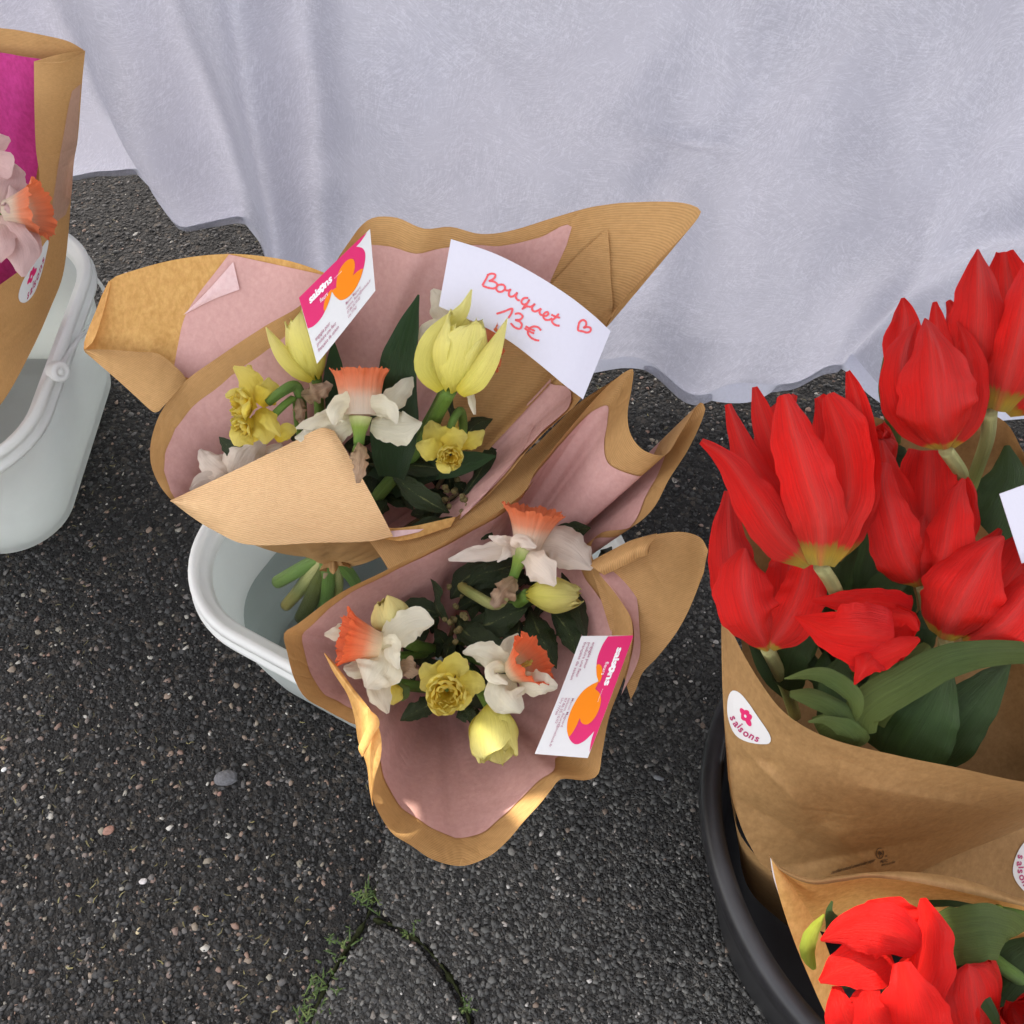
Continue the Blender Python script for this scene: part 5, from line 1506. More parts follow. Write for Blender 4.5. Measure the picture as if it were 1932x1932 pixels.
leaf_thing('dark leaf running under the small double daffodil to the right, upper bouquet', [([(740, 930, .32), (800, 885, .345), (860, 875, .36), (935, 860, .372)], [26, 50, 54, 44, 4], 'dleaf', 15, .2)], group=GLF)
leaf_thing('slanting grey green leaf from the tall tulip down to the dark heart, upper bouquet', [([(700, 930, .30), (760, 870, .345), (800, 830, .37), (835, 770, .40)], [40, 46, 40, 24, 8], 'dleaf', -15, .2)], group=GLF)
leaf_thing('low broad dark leaf at the bottom of the opening beside the folded corner, upper bouquet', [([(690, 960, .30), (700, 930, .312), (720, 900, .322), (770, 880, .33)], [40, 70, 76, 60, 20], 'dleaf', 0, .15)], group=GLF)
# dense dark filling low in the two bouquets
def filling(label, c, pts, seed, n=26):
    t = thing('foliage', label, 'foliage', PP(c))
    t['kind'] = 'stuff'
    rr = np.random.RandomState(seed)
    for k in range(n):
        x, y, z = pts[rr.randint(len(pts))]
        x += rr.normal() * 26; y += rr.normal() * 20; z += rr.normal() * .006
        a = rr.uniform(0, 6.28); l = rr.uniform(35, 60)
        blade('leaf', [(x, y, z), (x + l * math.cos(a) * .5, y + l * math.sin(a) * .5, z + .008), (x + l * math.cos(a), y + l * math.sin(a), z + .006)],
              [4, 20, 26, 20, 2], M['laurel'], t, roll=rr.uniform(-50, 50), cup=.2, n=10, m=5, ruf=.2, seed=k, fold=.1)
filling('dark leaves packed low behind the flowers of the upper bouquet', (780, 950, .30), [(640, 880, .315), (740, 930, .305), (800, 960, .305), (860, 930, .315), (700, 860, .325), (560, 860, .33), (800, 880, .325)], 1, 60)
filling('dark leaves packed low behind the flowers of the lower bouquet', (880, 1180, .27), [(880, 1100, .295), (960, 1110, .30), (830, 1200, .275), (930, 1220, .275), (1000, 1200, .29), (780, 1230, .275), (1060, 1090, .315), (850, 1270, .27), (900, 1300, .28)], 2, 76)

# stems in the bucket below the upper bouquet
GS = 'cut stems standing in the water of the middle bucket'
def cutstem(label, pts, rad, mat):
    t = thing('flower_stem', label, 'stem', PP(pts[0]), GS)
    tube('stalk', [PP(p) for p in pts], rad, M[mat], t, n=24, m=14)
cutstem('pale green cut stem pointing left, leftmost under the upper bouquet', [(612, 1050, .25), (580, 1066, .215), (552, 1082, .19), (524, 1098, .165)], [.006, .0065, .0068, .0068, .0066], 'stem')
cutstem('whitish cut stem second from the left under the upper bouquet', [(614, 1052, .25), (590, 1080, .205), (568, 1110, .16), (540, 1142, .115)], [.0065, .007, .007, .0065, .006], 'stem_pale')
cutstem('dark brownish green cut stem with a ragged end, third from the left', [(618, 1052, .25), (602, 1090, .20), (588, 1130, .155), (568, 1166, .115)], [.0075, .008, .008, .0078, .007], 'stem_dark')
cutstem('thick bright green upright stem in the middle of the water', [(618, 1055, .25), (616, 1090, .20), (613, 1140, .14), (608, 1200, .08)], [.008, .0085, .0085, .0085, .0082], 'stem')
cutstem('thin stem behind the thick green one under the tied paper', [(630, 1058, .245), (638, 1090, .19), (636, 1140, .12)], [.005, .005, .005], 'stem_pale')
cutstem('green stem bending right under the gathered paper', [(630, 1050, .25), (650, 1072, .21), (668, 1096, .165), (685, 1130, .12)], [.0065, .0065, .006, .0058], 'stem')
blade('dry_tip', [(612, 1050, .262), (617, 1072, .24), (611, 1092, .226)], [8, 16, 4], M['spathe'], bpy.data.objects['flower_stem'], cup=.5)

# ------------------------------------------------------------------ cards, note, stickers
class Sheet:
    def __init__(s, top, bot, raw=False):
        s.t = np.array(top if raw else [PP(p) for p in top]); s.b = np.array(bot if raw else [PP(p) for p in bot])
        s.tc = catmull(s.t, 61); s.bc = catmull(s.b, 61)
    def at(s, u, v, lift=0.0):
        f = min(max(u, 0), 1) * 60; i = min(int(f), 59); k = f - i
        a = s.tc[i] * (1 - k) + s.tc[i + 1] * k; b = s.bc[i] * (1 - k) + s.bc[i + 1] * k
        da = s.tc[i + 1] - s.tc[i]
        p = a * (1 - v) + b * v
        n = unit(np.cross(b - a, da))
        if np.dot(n, CAM - p) < 0: n = -n
        return p + n * lift
    def mesh(s, parent, mat, name='paper_sheet', thick=0.0004):
        nu = 41
        G = [[s.at(u, v) for u in np.linspace(0, 1, nu)] for v in np.linspace(0, 1, 5)]
        B = [[s.at(u, v, -thick) for u in np.linspace(0, 1, nu)] for v in np.linspace(0, 1, 5)]
        V = np.concatenate([np.array(G).reshape(-1, 3), np.array(B).reshape(-1, 3)])
        F1 = gfaces(5, nu); k = 5 * nu
        F2 = [tuple(k + q for q in reversed(f)) for f in F1]
        rim = [i for i in range(nu)] + [j * nu + nu - 1 for j in range(1, 5)] + [4 * nu + i for i in range(nu - 2, -1, -1)] + [j * nu for j in range(3, 0, -1)]
        F3 = [(rim[i], rim[(i + 1) % len(rim)], k + rim[(i + 1) % len(rim)], k + rim[i]) for i in range(len(rim))]
        return mesh_obj(name, V, F1 + F2 + F3, mat, parent, smooth=False)

def fill_uv(poly, dens=0.05):
    """triangulate a closed outline in card coordinates"""
    v2 = [Vector(p) for p in poly]
    n = len(v2)
    xs = [p[0] for p in poly]; ys = [p[1] for p in poly]
    extra = []
    for x in np.arange(min(xs), max(xs), dens):
        for y in np.arange(min(ys), max(ys), dens):
            if in_poly(np.array([[x, y]]), poly)[0]:
                extra.append(Vector((x, y)))
    vv, ee, ff, *_ = delaunay_2d_cdt(v2 + extra, [(i, (i + 1) % n) for i in range(n)], [list(range(n))], 1, 1e-6)
    return [(v.x, v.y) for v in vv], [tuple(f) for f in ff]

def text_mesh(s, size=1.0, offset=0.0, spacing=1.0, shear=0.0):
    cu = bpy.data.curves.new('lettering', 'FONT')
    cu.body = s; cu.size = size; cu.offset = offset; cu.space_character = spacing; cu.shear = shear
    cu.resolution_u = 3
    o = bpy.data.objects.new('lettering', cu)
    COL.objects.link(o)
    dg = bpy.context.evaluated_depsgraph_get()
    me = bpy.data.meshes.new_from_object(o.evaluated_get(dg))
    V = [(v.co.x, v.co.y) for v in me.vertices]; F_ = [tuple(p.vertices) for p in me.polygons]
    bpy.data.objects.remove(o); bpy.data.curves.remove(cu); bpy.data.meshes.remove(me)
    return np.array(V), F_

CW, CH = 85.0, 55.0
def card_text(sh, parent, s, x, y, h, mat, width=None, offset=0.0, lift=0.0004, spacing=1.0, name='lettering'):
    """text with its baseline starting x mm from the left and y mm from the top; h = size in mm"""
    V, F_ = text_mesh(s, h, offset, spacing)
    if width:
        k = width / (V[:, 0].max() - V[:, 0].min()); V[:, 0] *= k
    P3 = [sh.at((x + a) / CW, (y - b) / CH, lift) for a, b in V]
    return mesh_obj(name, P3, F_, mat, parent, smooth=False)

# art read off the lower card: logical corners TL, TR, BL, BR in the enlargement
_TL, _TR, _BL, _BR = map(np.array, ((1505., 105.), (860., 1820.), (770., 125.), (125., 1755.)))
def crop_to_uv(p):
    u, v = .5, .5
    for _ in range(12):
        q = (_TL * (1 - u) + _TR * u) * (1 - v) + (_BL * (1 - u) + _BR * u) * v
        du = (_TR - _TL) * (1 - v) + (_BR - _BL) * v
        dv = (_BL * (1 - u) + _BR * u) - (_TL * (1 - u) + _TR * u)
        s = np.linalg.solve(np.array([du, dv]).T, np.array(p) - q)
        u += s[0]; v += s[1]
    return (min(max(u, 0), 1), min(max(v, 0), 1))
def smooth_crop(groups):
    """groups of crop points; each group is a smooth run, corners between groups"""
    out = []
    for g_ in groups:
        if len(g_) > 2:
            c = catmull([(x, y, 0) for x, y in g_], len(g_) * 5)[:, :2]
            out += [tuple(q) for q in c[:-1]]
        else:
            out += g_[:-1]
    return [crop_to_uv(q) for q in out]
MAG = smooth_crop([[(1505, 105), (1145, 125)], [(1145, 125), (1060, 260), (985, 450), (966, 620), (975, 710), (995, 780)], [(995, 780), (890, 830), (760, 930), (640, 1110), (570, 1300), (560, 1450), (595, 1560), (650, 1625), (710, 1640), (800, 1600), (880, 1530), (940, 1468)], [(940, 1468), (910, 1560), (890, 1660), (880, 1748)], [(880, 1748), (885, 1752), (1505, 105)]])
OR1 = smooth_crop([[(995, 780), (890, 830), (760, 930), (640, 1110), (570, 1300), (560, 1450), (590, 1545)], [(590, 1545), (640, 1480), (690, 1390), (735, 1288)], [(735, 1288), (755, 1345), (810, 1378), (880, 1355), (960, 1260), (1012, 1140), (1030, 1020), (1005, 940), (945, 885)], [(945, 885), (975, 835), (995, 780)]])
OR2 = smooth_crop([[(966, 620), (968, 560), (1000, 532), (1040, 565), (1052, 640), (1040, 720), (1010, 790), (995, 800)], [(995, 800), (990, 765), (970, 700), (966, 620)]])

def business_card(label, top, bot, group='business cards with a magenta and orange flower'):
    t = thing('business_card', label, 'business card', PP(top[0]), group)
    sh = Sheet(top, bot)
    sh.mesh(t, M['card'])
    for poly, mat, lf, nm in ((MAG, 'p_mag', .00012, 'magenta_print'), (OR1, 'p_org', .00024, 'orange_print'), (OR2, 'p_org', .00024, 'orange_print')):
        V, F_ = fill_uv(poly)
        mesh_obj(nm, [sh.at(u, v, lf) for u, v in V], F_, M[mat], t, smooth=False)
    card_text(sh, t, 'sais', 9.0, 12.0, 9.0, M['p_white'], width=13.5, offset=.35, spacing=.95)
    card_text(sh, t, 'ns', 27.4, 12.0, 9.0, M['p_white'], width=9.0, offset=.35)
    # the o of the name is a small flower with a hole
    for k in range(5):
        a0 = k * 2 * math.pi / 5 + 0.3
        c = (24.7 + 2.0 * math.cos(a0), 9.7 + 2.0 * math.sin(a0))
        pl = [(c[0] + 1.55 * math.cos(a), c[1] + 1.55 * math.sin(a)) for a in np.linspace(0, 2 * math.pi, 16, endpoint=False)]
        mesh_obj('lettering', [sh.at(x / CW, y / CH, .0004 + k * 1e-5) for x, y in pl], [tuple(range(16))], M['p_white'], t, smooth=False)
    pl = [(24.7 + .75 * math.cos(a), 9.7 + .75 * math.sin(a)) for a in np.linspace(0, 2 * math.pi, 12, endpoint=False)]
    mesh_obj('lettering', [sh.at(x / CW, y / CH, .0005) for x, y in pl], [tuple(range(12))], M['p_mag'], t, smooth=False)
    card_text(sh, t, 'fleurs', 19.5, 19.0, 5.2, M['p_white'], width=9.5, offset=.02)
    card_text(sh, t, 'horticulture', 39.0, 12.2, 1.5, M['p_white'], width=9.0)
    for i, s in enumerate(('engagée pour', 'produire une fleur', 'française de saison')):
        card_text(sh, t, s, 5.0, 40.5 + i * 4.6, 4.2, M['p_text'], width=(19.5, 26, 28)[i], offset=.03)
    for i, s in enumerate(('Manon Magnard', 'saisons_fleurs@outlook.fr', '07.86.35.10.02', 'Ury 77760')):
        card_text(sh, t, s, 46.0, 40.0 + i * 3.7, 3.4, M['p_text'], width=(20, 34, 18, 12)[i], offset=.01)
    return t
business_card('magenta and orange business card standing tilted over the left yellow tulip, upper bouquet',
              [(564, 562, .478), (630, 497, .486), (698, 432, .494)], [(598, 686, .468), (652, 619, .476), (708, 548, .484)])
business_card('magenta and orange business card tucked into the right side of the lower bouquet',
              [(1195, 1199, .372), (1153, 1314, .372), (1109, 1430, .372)], [(1097, 1200, .372), (1055, 1311, .372), (1009, 1422, .372)])

NT = thing('price_note', 'white note handwritten Bouquet 13€ with a heart, leaning in the upper bouquet', 'price note', P(990, 600, .46))
_top = [(851, 451), (930, 477), (1000, 512), (1070, 556), (1120, 595), (1152, 625)]
_bot = [(828, 578), (890, 605), (957, 641), (1013, 683), (1066, 727), (1100, 753)]
nsh = Sheet([(x, y, .500 - .022 * i / 5 + .003 * math.sin(i * .63)) for i, (x, y) in enumerate(_top)], [(x, y, .466 - .012 * i / 5 + .003 * math.sin(i * .63)) for i, (x, y) in enumerate(_bot)])
nobj = nsh.mesh(NT, M['note'])
bvn = bvh_of(nobj)
def stroke_obj(bv, strokes, conv, wpx, mat, parent, name='handwriting', lift=.0005):
    V, F_ = [], []
    for st in strokes:
        c = catmull([(x, y, 0) for x, y in st], max(8, len(st) * 6))[:, :2]
        px = np.array([conv(q) for q in c])
        T = np.gradient(px, axis=0); T /= np.linalg.norm(T, axis=1)[:, None] + 1e-9
        Nn = np.stack([-T[:, 1], T[:, 0]], 1)
        k = len(V); n = len(px)
        for i in range(n):
            w = wpx * (0.85 + 0.25 * nz(i * .4, st[0][0])) * (0.75 if i in (0, n - 1) else 1) / 2
            for s in (-1, 0, 1):
                q = px[i] + Nn[i] * w * s
                V.append(on(bv, q[0], q[1], lift))
        for i in range(n - 1):
            b = k + i * 3
            F_ += [(b, b + 1, b + 4, b + 3), (b + 1, b + 2, b + 5, b + 4)]
    return mesh_obj(name, V, F_, mat, parent, smooth=False)
HAND = [[(555, 485), (530, 535), (490, 605)], [(540, 495), (590, 478), (628, 490), (620, 522), (590, 545), (558, 556)], [(558, 556), (605, 560), (643, 582), (648, 612), (615, 634), (555, 628), (495, 608)],
        [(700, 592), (655, 602), (638, 640), (665, 670), (706, 665), (732, 632), (718, 600), (690, 592)], [(722, 640), (745, 655), (778, 655), (792, 640)], [(792, 640), (772, 685), (778, 716), (808, 722), (842, 700), (862, 676)], [(862, 676), (846, 718), (858, 750), (888, 766)],
        [(978, 735), (930, 740), (905, 778), (928, 806), (966, 792), (992, 752)], [(992, 752), (962, 800), (934, 832), (912, 860)], [(918, 850), (965, 826), (1000, 830), (1035, 812), (1050, 796)], [(1050, 796), (1022, 832), (1020, 862), (1046, 880), (1082, 868), (1116, 848)], [(1116, 848), (1098, 884), (1106, 910), (1135, 922)],
        [(1135, 925), (1172, 925), (1192, 903), (1180, 885), (1150, 898), (1138, 935), (1160, 966), (1200, 968), (1235, 950)], [(1303, 903), (1262, 948), (1230, 978), (1244, 1008), (1280, 1028), (1312, 1030)], [(1222, 912), (1262, 932), (1315, 948)],
        [(640, 905), (720, 880), (808, 850), (798, 900), (768, 950)], [(835, 906), (884, 900), (918, 930), (898, 962), (838, 970)], [(838, 970), (888, 988), (910, 1022), (890, 1062), (838, 1050), (790, 1003)],
        [(1115, 1082), (1080, 1046), (1030, 1040), (985, 1066), (975, 1112), (1002, 1152), (1050, 1180), (1096, 1189)], [(950, 1036), (995, 1062), (1050, 1086)], [(938, 1056), (985, 1088), (1042, 1114)],
        [(1562, 1055), (1590, 1030), (1590, 990), (1560, 970), (1525, 990), (1508, 1045), (1510, 1080), (1555, 1090), (1600, 1103), (1636, 1090), (1640, 1058), (1608, 1044), (1562, 1055)]]
stroke_obj(bvn, HAND, lambda q: ((1030 + q[0] * .2226) * .7987, (540 + q[1] * .2226) * .7987), 4.6, M['ink'], NT)

# stickers: drawn in the enlargement of the clearest one, carried to the others by three reference points
def rot_poly(pts, a, c):
    return [(c[0] + x * math.cos(a) - y * math.sin(a), c[1] + x * math.sin(a) + y * math.cos(a)) for x, y in pts]
STK_OUT = [(330, 335), (430, 352), (560, 445), (740, 665), (900, 900), (1080, 1160), (1220, 1370), (1288, 1510), (1296, 1610), (1250, 1680), (1150, 1697), (900, 1682), (650, 1620), (450, 1510), (330, 1360), (250, 1160), (200, 950), (190, 750), (210, 540), (260, 400)]
def sticker(label, bv, A, group='round white flower stickers on the kraft paper', lift=.0009):
    """A: 2x3 affine from enlargement to picture"""
    A = np.array(A)
    cv = lambda q: A @ np.array([q[0], q[1], 1.0])
    def put(pts, mat, lf, nm, par):
        o_ = catmull([(x, y, 0) for x, y in pts], len(pts) * 3, True)[:, :2] if len(pts) > 8 else np.array(pts)
        V, F_ = fill_uv([tuple(q) for q in o_], 160)
        return mesh_obj(nm, [on(bv, *cv(q), lf, .3) for q in V], F_, mat, par, smooth=False)
    c0 = on(bv, *cv((700, 1050)), lift, .3)
    t = thing('sticker', label, 'sticker', c0, group)
    put(STK_OUT, M['card'], lift, 'sticker_face', t)
    fc = (650, 985)
    for ang, rad, wd in ((-122, 175, 66), (-75, 120, 95), (15, 130, 95), (62, 215, 72), (160, 70, 110), (120, 90, 100)):
        a = math.radians(ang)
        c = (fc[0] + rad * .72 * math.cos(a), fc[1] + rad * .72 * math.sin(a))
        el = [(rad * .62 * math.cos(k), wd * .85 * math.sin(k)) for k in np.linspace(0, 2 * math.pi, 18, endpoint=False)]
        put(rot_poly(el, a, c), M['p_mag'], lift + .00025, 'flower_print', t)
    put(rot_poly([(115 * math.cos(k), 100 * math.sin(k)) for k in np.linspace(0, 2 * math.pi, 18, endpoint=False)], .6, fc), M['p_mag'], lift + .00032, 'flower_print', t)
    put(rot_poly([(44 * math.cos(k), 30 * math.sin(k)) for k in np.linspace(0, 2 * math.pi, 12, endpoint=False)], 1.1, fc), M['card'], lift + .0005, 'flower_print', t)
    for ch, x, y, deg in (('s', 250, 1010, 66), ('a', 325, 1170, 57), ('i', 430, 1255, 52), ('s', 455, 1330, 50), ('o', 565, 1430, 42), ('n', 715, 1520, 34), ('s', 870, 1600, 26)):
        V, F_ = text_mesh(ch, 250, 6)
        a = math.radians(deg)
        V = np.array(V) * np.array([1.15, 1.0])
        Q = [(x + p[0] * math.cos(a) + p[1] * math.sin(a), y + p[0] * math.sin(a) - p[1] * math.cos(a)) for p in V]
        mesh_obj('lettering', [on(bv, *cv(q), lift + .00035, .3) for q in Q], F_, M['p_dmag'], t, smooth=False)
    return t
S1 = np.array([[.0744 , 0, 1357.8], [0, .0744, 1277.9]])

# ------------------------------------------------------------------ tulip bag in the black tub
W4 = thing('paper_bag', 'large plain kraft wrap full of red tulips leaning in the black tub', 'paper wrap', (0.34, 0.26, 0.06))
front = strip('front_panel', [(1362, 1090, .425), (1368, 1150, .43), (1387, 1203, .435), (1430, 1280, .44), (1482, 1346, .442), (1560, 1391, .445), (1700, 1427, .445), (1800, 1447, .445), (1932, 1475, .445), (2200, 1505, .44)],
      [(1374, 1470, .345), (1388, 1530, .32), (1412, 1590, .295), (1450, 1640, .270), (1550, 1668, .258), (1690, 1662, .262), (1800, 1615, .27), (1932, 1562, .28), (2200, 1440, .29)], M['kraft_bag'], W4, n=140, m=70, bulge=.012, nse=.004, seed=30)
# creases of the front panel
me = front.data
co = np.array([v.co for v in me.vertices]) + rootloc(W4)
def proj(p):
    d = p - CAM
    z = d @ cF
    return np.stack([966 + FPX * (d @ cR) / z, 966 - FPX * (d @ cU) / z], 1)
px_ = proj(co)
def crease(a, b, amp, w1, w2):
    a = np.array(a, float); b = np.array(b, float); t = (b - a) / np.linalg.norm(b - a); nn = np.array([-t[1], t[0]])
    L = np.linalg.norm(b - a)
    r = px_ - a; al = r @ t; ac = r @ nn
    e = np.clip(np.minimum(al, L - al) / (0.35 * L) + .3, 0, 1) * ((al > -0.3 * L) & (al < 1.3 * L))
    prof = np.where(ac > 0, np.exp(-ac / w1), np.exp(ac / w2))
    return amp * np.clip(e, 0, 1) * prof
disp = crease((1380, 1500), (1570, 1610), -.007, 40, 14) + crease((1450, 1640), (1760, 1580), -.009, 34, 16) + crease((1400, 1410), (1530, 1540), .007, 30, 22) + crease((1600, 1480), (1900, 1530), .006, 60, 30) + crease((1560, 1560), (1660, 1650), .006, 12, 30) + crease((1376, 1425), (1470, 1440), -.004, 18, 10)
co2 = co + np.stack([unit(CAM - c) for c in co]) * disp[:, None] * 1.7
me.vertices.foreach_set('co', (co2 - rootloc(W4)).astype(np.float32).ravel()); me.update()
bvf = bvh_of(front)
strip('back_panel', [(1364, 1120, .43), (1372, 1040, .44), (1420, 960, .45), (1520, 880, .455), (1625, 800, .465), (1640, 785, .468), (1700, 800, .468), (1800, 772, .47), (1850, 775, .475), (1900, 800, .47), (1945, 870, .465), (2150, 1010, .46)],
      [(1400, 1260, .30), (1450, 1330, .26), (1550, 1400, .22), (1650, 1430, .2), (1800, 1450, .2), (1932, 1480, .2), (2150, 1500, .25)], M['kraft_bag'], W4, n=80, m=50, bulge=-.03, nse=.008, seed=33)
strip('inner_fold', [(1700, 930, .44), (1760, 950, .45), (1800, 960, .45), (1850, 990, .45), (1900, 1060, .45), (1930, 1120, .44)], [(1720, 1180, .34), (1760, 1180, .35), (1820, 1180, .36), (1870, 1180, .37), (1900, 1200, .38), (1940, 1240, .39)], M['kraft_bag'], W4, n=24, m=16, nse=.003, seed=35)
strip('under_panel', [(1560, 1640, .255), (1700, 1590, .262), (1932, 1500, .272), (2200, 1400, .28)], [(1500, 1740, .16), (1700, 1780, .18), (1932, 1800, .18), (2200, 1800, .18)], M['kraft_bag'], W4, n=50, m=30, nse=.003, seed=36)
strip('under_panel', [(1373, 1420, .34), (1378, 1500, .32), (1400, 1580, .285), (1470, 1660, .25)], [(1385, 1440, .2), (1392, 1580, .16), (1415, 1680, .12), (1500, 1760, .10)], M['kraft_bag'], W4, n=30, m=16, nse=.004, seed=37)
bvu = bvh_of(front, *[o for o in bpy.data.objects if o.name.startswith('under_panel')])
sticker('white sticker with a magenta flower on the left corner of the tulip bag', bvf, S1)
# second sticker, cut by the right edge: writing runs downwards
R2 = np.array([[.0744 * math.cos(.62), -.0744 * math.sin(.62), 0], [.0744 * math.sin(.62), .0744 * math.cos(.62), 0]])
c2 = R2[:, :2] @ np.array([700, 1350]); R2[:, 2] = np.array([1934, 1652]) - c2
sticker('sticker at the right edge on the under layer of the tulip bag, writing running down', bvu, R2)
# certification print on the lower front panel
def bag_print():
    cv = lambda q: ((1900 + q[0] * .2686) * .7987, (1960 + q[1] * .2686) * .7987)
    ring_ = [(664 + 32 * math.cos(a), 208 + 46 * math.sin(a)) for a in np.linspace(-.6, 5.2, 22)]
    o = stroke_obj(bvf, [ring_, [(655, 222), (662, 190), (668, 224)], [(648, 215), (656, 195), (660, 220)], [(676, 228), (672, 196), (688, 222)], [(662, 222), (662, 245)]], cv, 1.7, M['p_black'], W4, 'certification_print', .0008)
    def txt(s, x, y, size, deg, w, sc=1.0, mat='p_black'):
        V, F_ = text_mesh(s, size, .6)
        V = np.array(V); V[:, 0] *= w / (V[:, 0].max() - V[:, 0].min()); a = math.radians(deg)
        Q = [(x + p[0] * math.cos(a) - p[1] * math.sin(-a), y - p[0] * math.sin(a) - p[1] * math.cos(a)) for p in V]
        mesh_obj('certification_print', [on(bvf, *cv(q), .0008, .3) for q in Q], F_, M[mat], W4, smooth=False)
    txt('PEFC', 664, 298, 40, 12, 66)
    txt('PEFC/10-31-1222', 676, 322, 24, 14, 124)
    txt('™', 706, 250, 30, 10, 18)
    txt('certified natural unextruded paper', 235, 392, 50, 16, 400)
bag_print()
sticker('slanting sticker on the front edge of the left magenta lined wrap', bvh_of(*[o for o in W3.children if o.name.startswith('side_fold')]),
        np.array([[.030, .018, 20.], [-.060, .062, 505.]]) if False else np.array([[.0235, .026, 62 - .0235 * 740 - .026 * 1000], [-.1088, .0028, 512 + .1088 * 740 - .0028 * 1000]]) )

# white card standing among the tulips at the right edge
wc = thing('blank_card', 'plain white card cut off by the right edge, standing among the red tulips', 'card', P(1930, 1000, .53))
Sheet([(1886, 932, .53), (1980, 898, .53), (2110, 852, .53)], [(1928, 1063, .49), (2030, 1024, .485), (2160, 978, .48)]).mesh(wc, M['note'])

# ------------------------------------------------------------------ red tulips
GR = 'red tulips in the black tub'
def rt(label, base, tip, Rpx, seed, rot=.3, open_=.05, mat='red', close=.45, stem=None, blades=(), head=True, r=.0045, smat='stem_pale', **kw):
    t = flower('tulip', label, 'tulip', base, GR)
    b, tp = PP(base), PP(tip)
    if head:
        tulip_head(t, b, tp, mpx(Rpx, b), M[mat], open_, rot, seed, close, **kw)
    for i, s in enumerate(blades):
        blade('petal', s[0], s[1], M[s[4] if len(s) > 4 else mat], t, roll=s[2], cup=s[3], n=30, m=15, ruf=.16, seed=seed + i * 1.7, fold=.06)
    if stem:
        tube('stem', [b] + [PP(p) for p in stem], r, M[smat], t, n=22, m=12)
    return t
Z = .50
rt('largest red tulip, wide open with spread petals and a yellow base', (1548, 1068, Z), (1480, 740, Z + .07), 60, 2, head=False, mat='red_base', stem=[(1572, 1105, Z - .02), (1592, 1160, Z - .05), (1600, 1240, .36)], blades=[
    ([(1575, 1058, Z - .004), (1612, 960, Z + .01), (1628, 850, Z + .03), (1618, 760, Z + .045), (1600, 700, Z + .05)], [26, 84, 84, 74, 48, 8], 20, -.3),
    ([(1560, 1058, Z - .006), (1590, 950, Z), (1590, 850, Z + .02), (1570, 790, Z + .03), (1545, 748, Z + .035)], [36, 110, 130, 120, 90, 20], 0, -.25),
    ([(1540, 1058, Z - .006), (1500, 950, Z), (1465, 860, Z + .02), (1440, 790, Z + .03), (1424, 730, Z + .035)], [30, 70, 76, 62, 44, 10], 0, -.2),
    ([(1545, 1060, Z - .002), (1500, 950, Z + .006), (1460, 850, Z + .018), (1470, 790, Z + .026), (1500, 745, Z + .03)], [30, 80, 90, 80, 60, 10], 10, -.1),
    ([(1535, 1062, Z), (1490, 1000, Z + .012), (1430, 900, Z + .024), (1395, 820, Z + .034), (1374, 762, Z + .04)], [30, 78, 88, 70, 42, 14], -18, .35),
    ([(1530, 1064, Z + .004), (1475, 1010, Z + .018), (1420, 930, Z + .03), (1370, 865, Z + .038), (1323, 832, Z + .042)], [30, 80, 92, 74, 44, 12], -12, .45),
    ([(1558, 1066, Z + .006), (1575, 1000, Z + .022), (1600, 930, Z + .032), (1590, 830, Z + .04), (1560, 745, Z + .045)], [30, 84, 90, 96, 90, 24], 28, .3),
    ([(1548, 1068, Z + .008), (1548, 985, Z + .03), (1520, 890, Z + .046), (1495, 810, Z + .052), (1478, 744, Z + .055)], [44, 104, 112, 100, 78, 26], -4, .45),
])
rt('red tulip partly hidden below the wide open one, against the left edge of the bag', (1448, 1224, .44), (1408, 1030, .49), 88, 4, head=False, mat='red', stem=[(1480, 1290, .38), (1500, 1350, .32)], blades=[
    ([(1446, 1200, .432), (1395, 1110, .448), (1378, 1020, .462), (1374, 926, .475)], [30, 100, 90, 62, 14], -15, .2),
    ([(1470, 1190, .436), (1490, 1120, .45), (1492, 1060, .462), (1480, 1020, .47)], [50, 100, 100, 80, 30], 5, -.2),
    ([(1450, 1222, .444), (1488, 1165, .458), (1512, 1110, .468), (1524, 1052, .474)], [22, 84, 96, 84, 40], 18, .35),
    ([(1449, 1229, .45), (1424, 1175, .472), (1408, 1120, .482), (1404, 1070, .488), (1407, 1034, .488)], [8, 76, 110, 112, 92, 16], -8, .5)])
rt('tall closed red tulip standing in front of the tablecloth, second from the right edge', (1784, 848, .52), (1746, 602, .575), 80, 6, head=False, mat='red', stem=[(1815, 900, .49), (1800, 960, .44)], blades=[
    ([(1765, 800, .515), (1725, 720, .53), (1705, 650, .542), (1708, 600, .548), (1703, 562, .55)], [40, 90, 86, 76, 50, 6], -8, -.2),
    ([(1790, 820, .515), (1800, 720, .535), (1806, 640, .55), (1800, 596, .556), (1788, 567, .558)], [40, 84, 84, 76, 50, 10], 14, .3),
    ([(1780, 800, .518), (1775, 700, .54), (1768, 620, .555), (1764, 569, .56)], [30, 60, 56, 40, 8], 0, .3),
    ([(1770, 844, .522), (1722, 780, .542), (1704, 710, .556), (1712, 650, .562), (1731, 606, .564)], [16, 70, 84, 72, 44, 3], -22, .5),
    ([(1792, 842, .524), (1824, 780, .540), (1832, 710, .552), (1822, 650, .558), (1806, 606, .56)], [16, 56, 60, 52, 34, 4], 25, .5),
    ([(1784, 849, .528), (1776, 795, .556), (1768, 725, .572), (1760, 660, .578), (1752, 625, .579), (1745, 600, .577)], [34, 124, 148, 142, 118, 64, 3], -4, .55)])
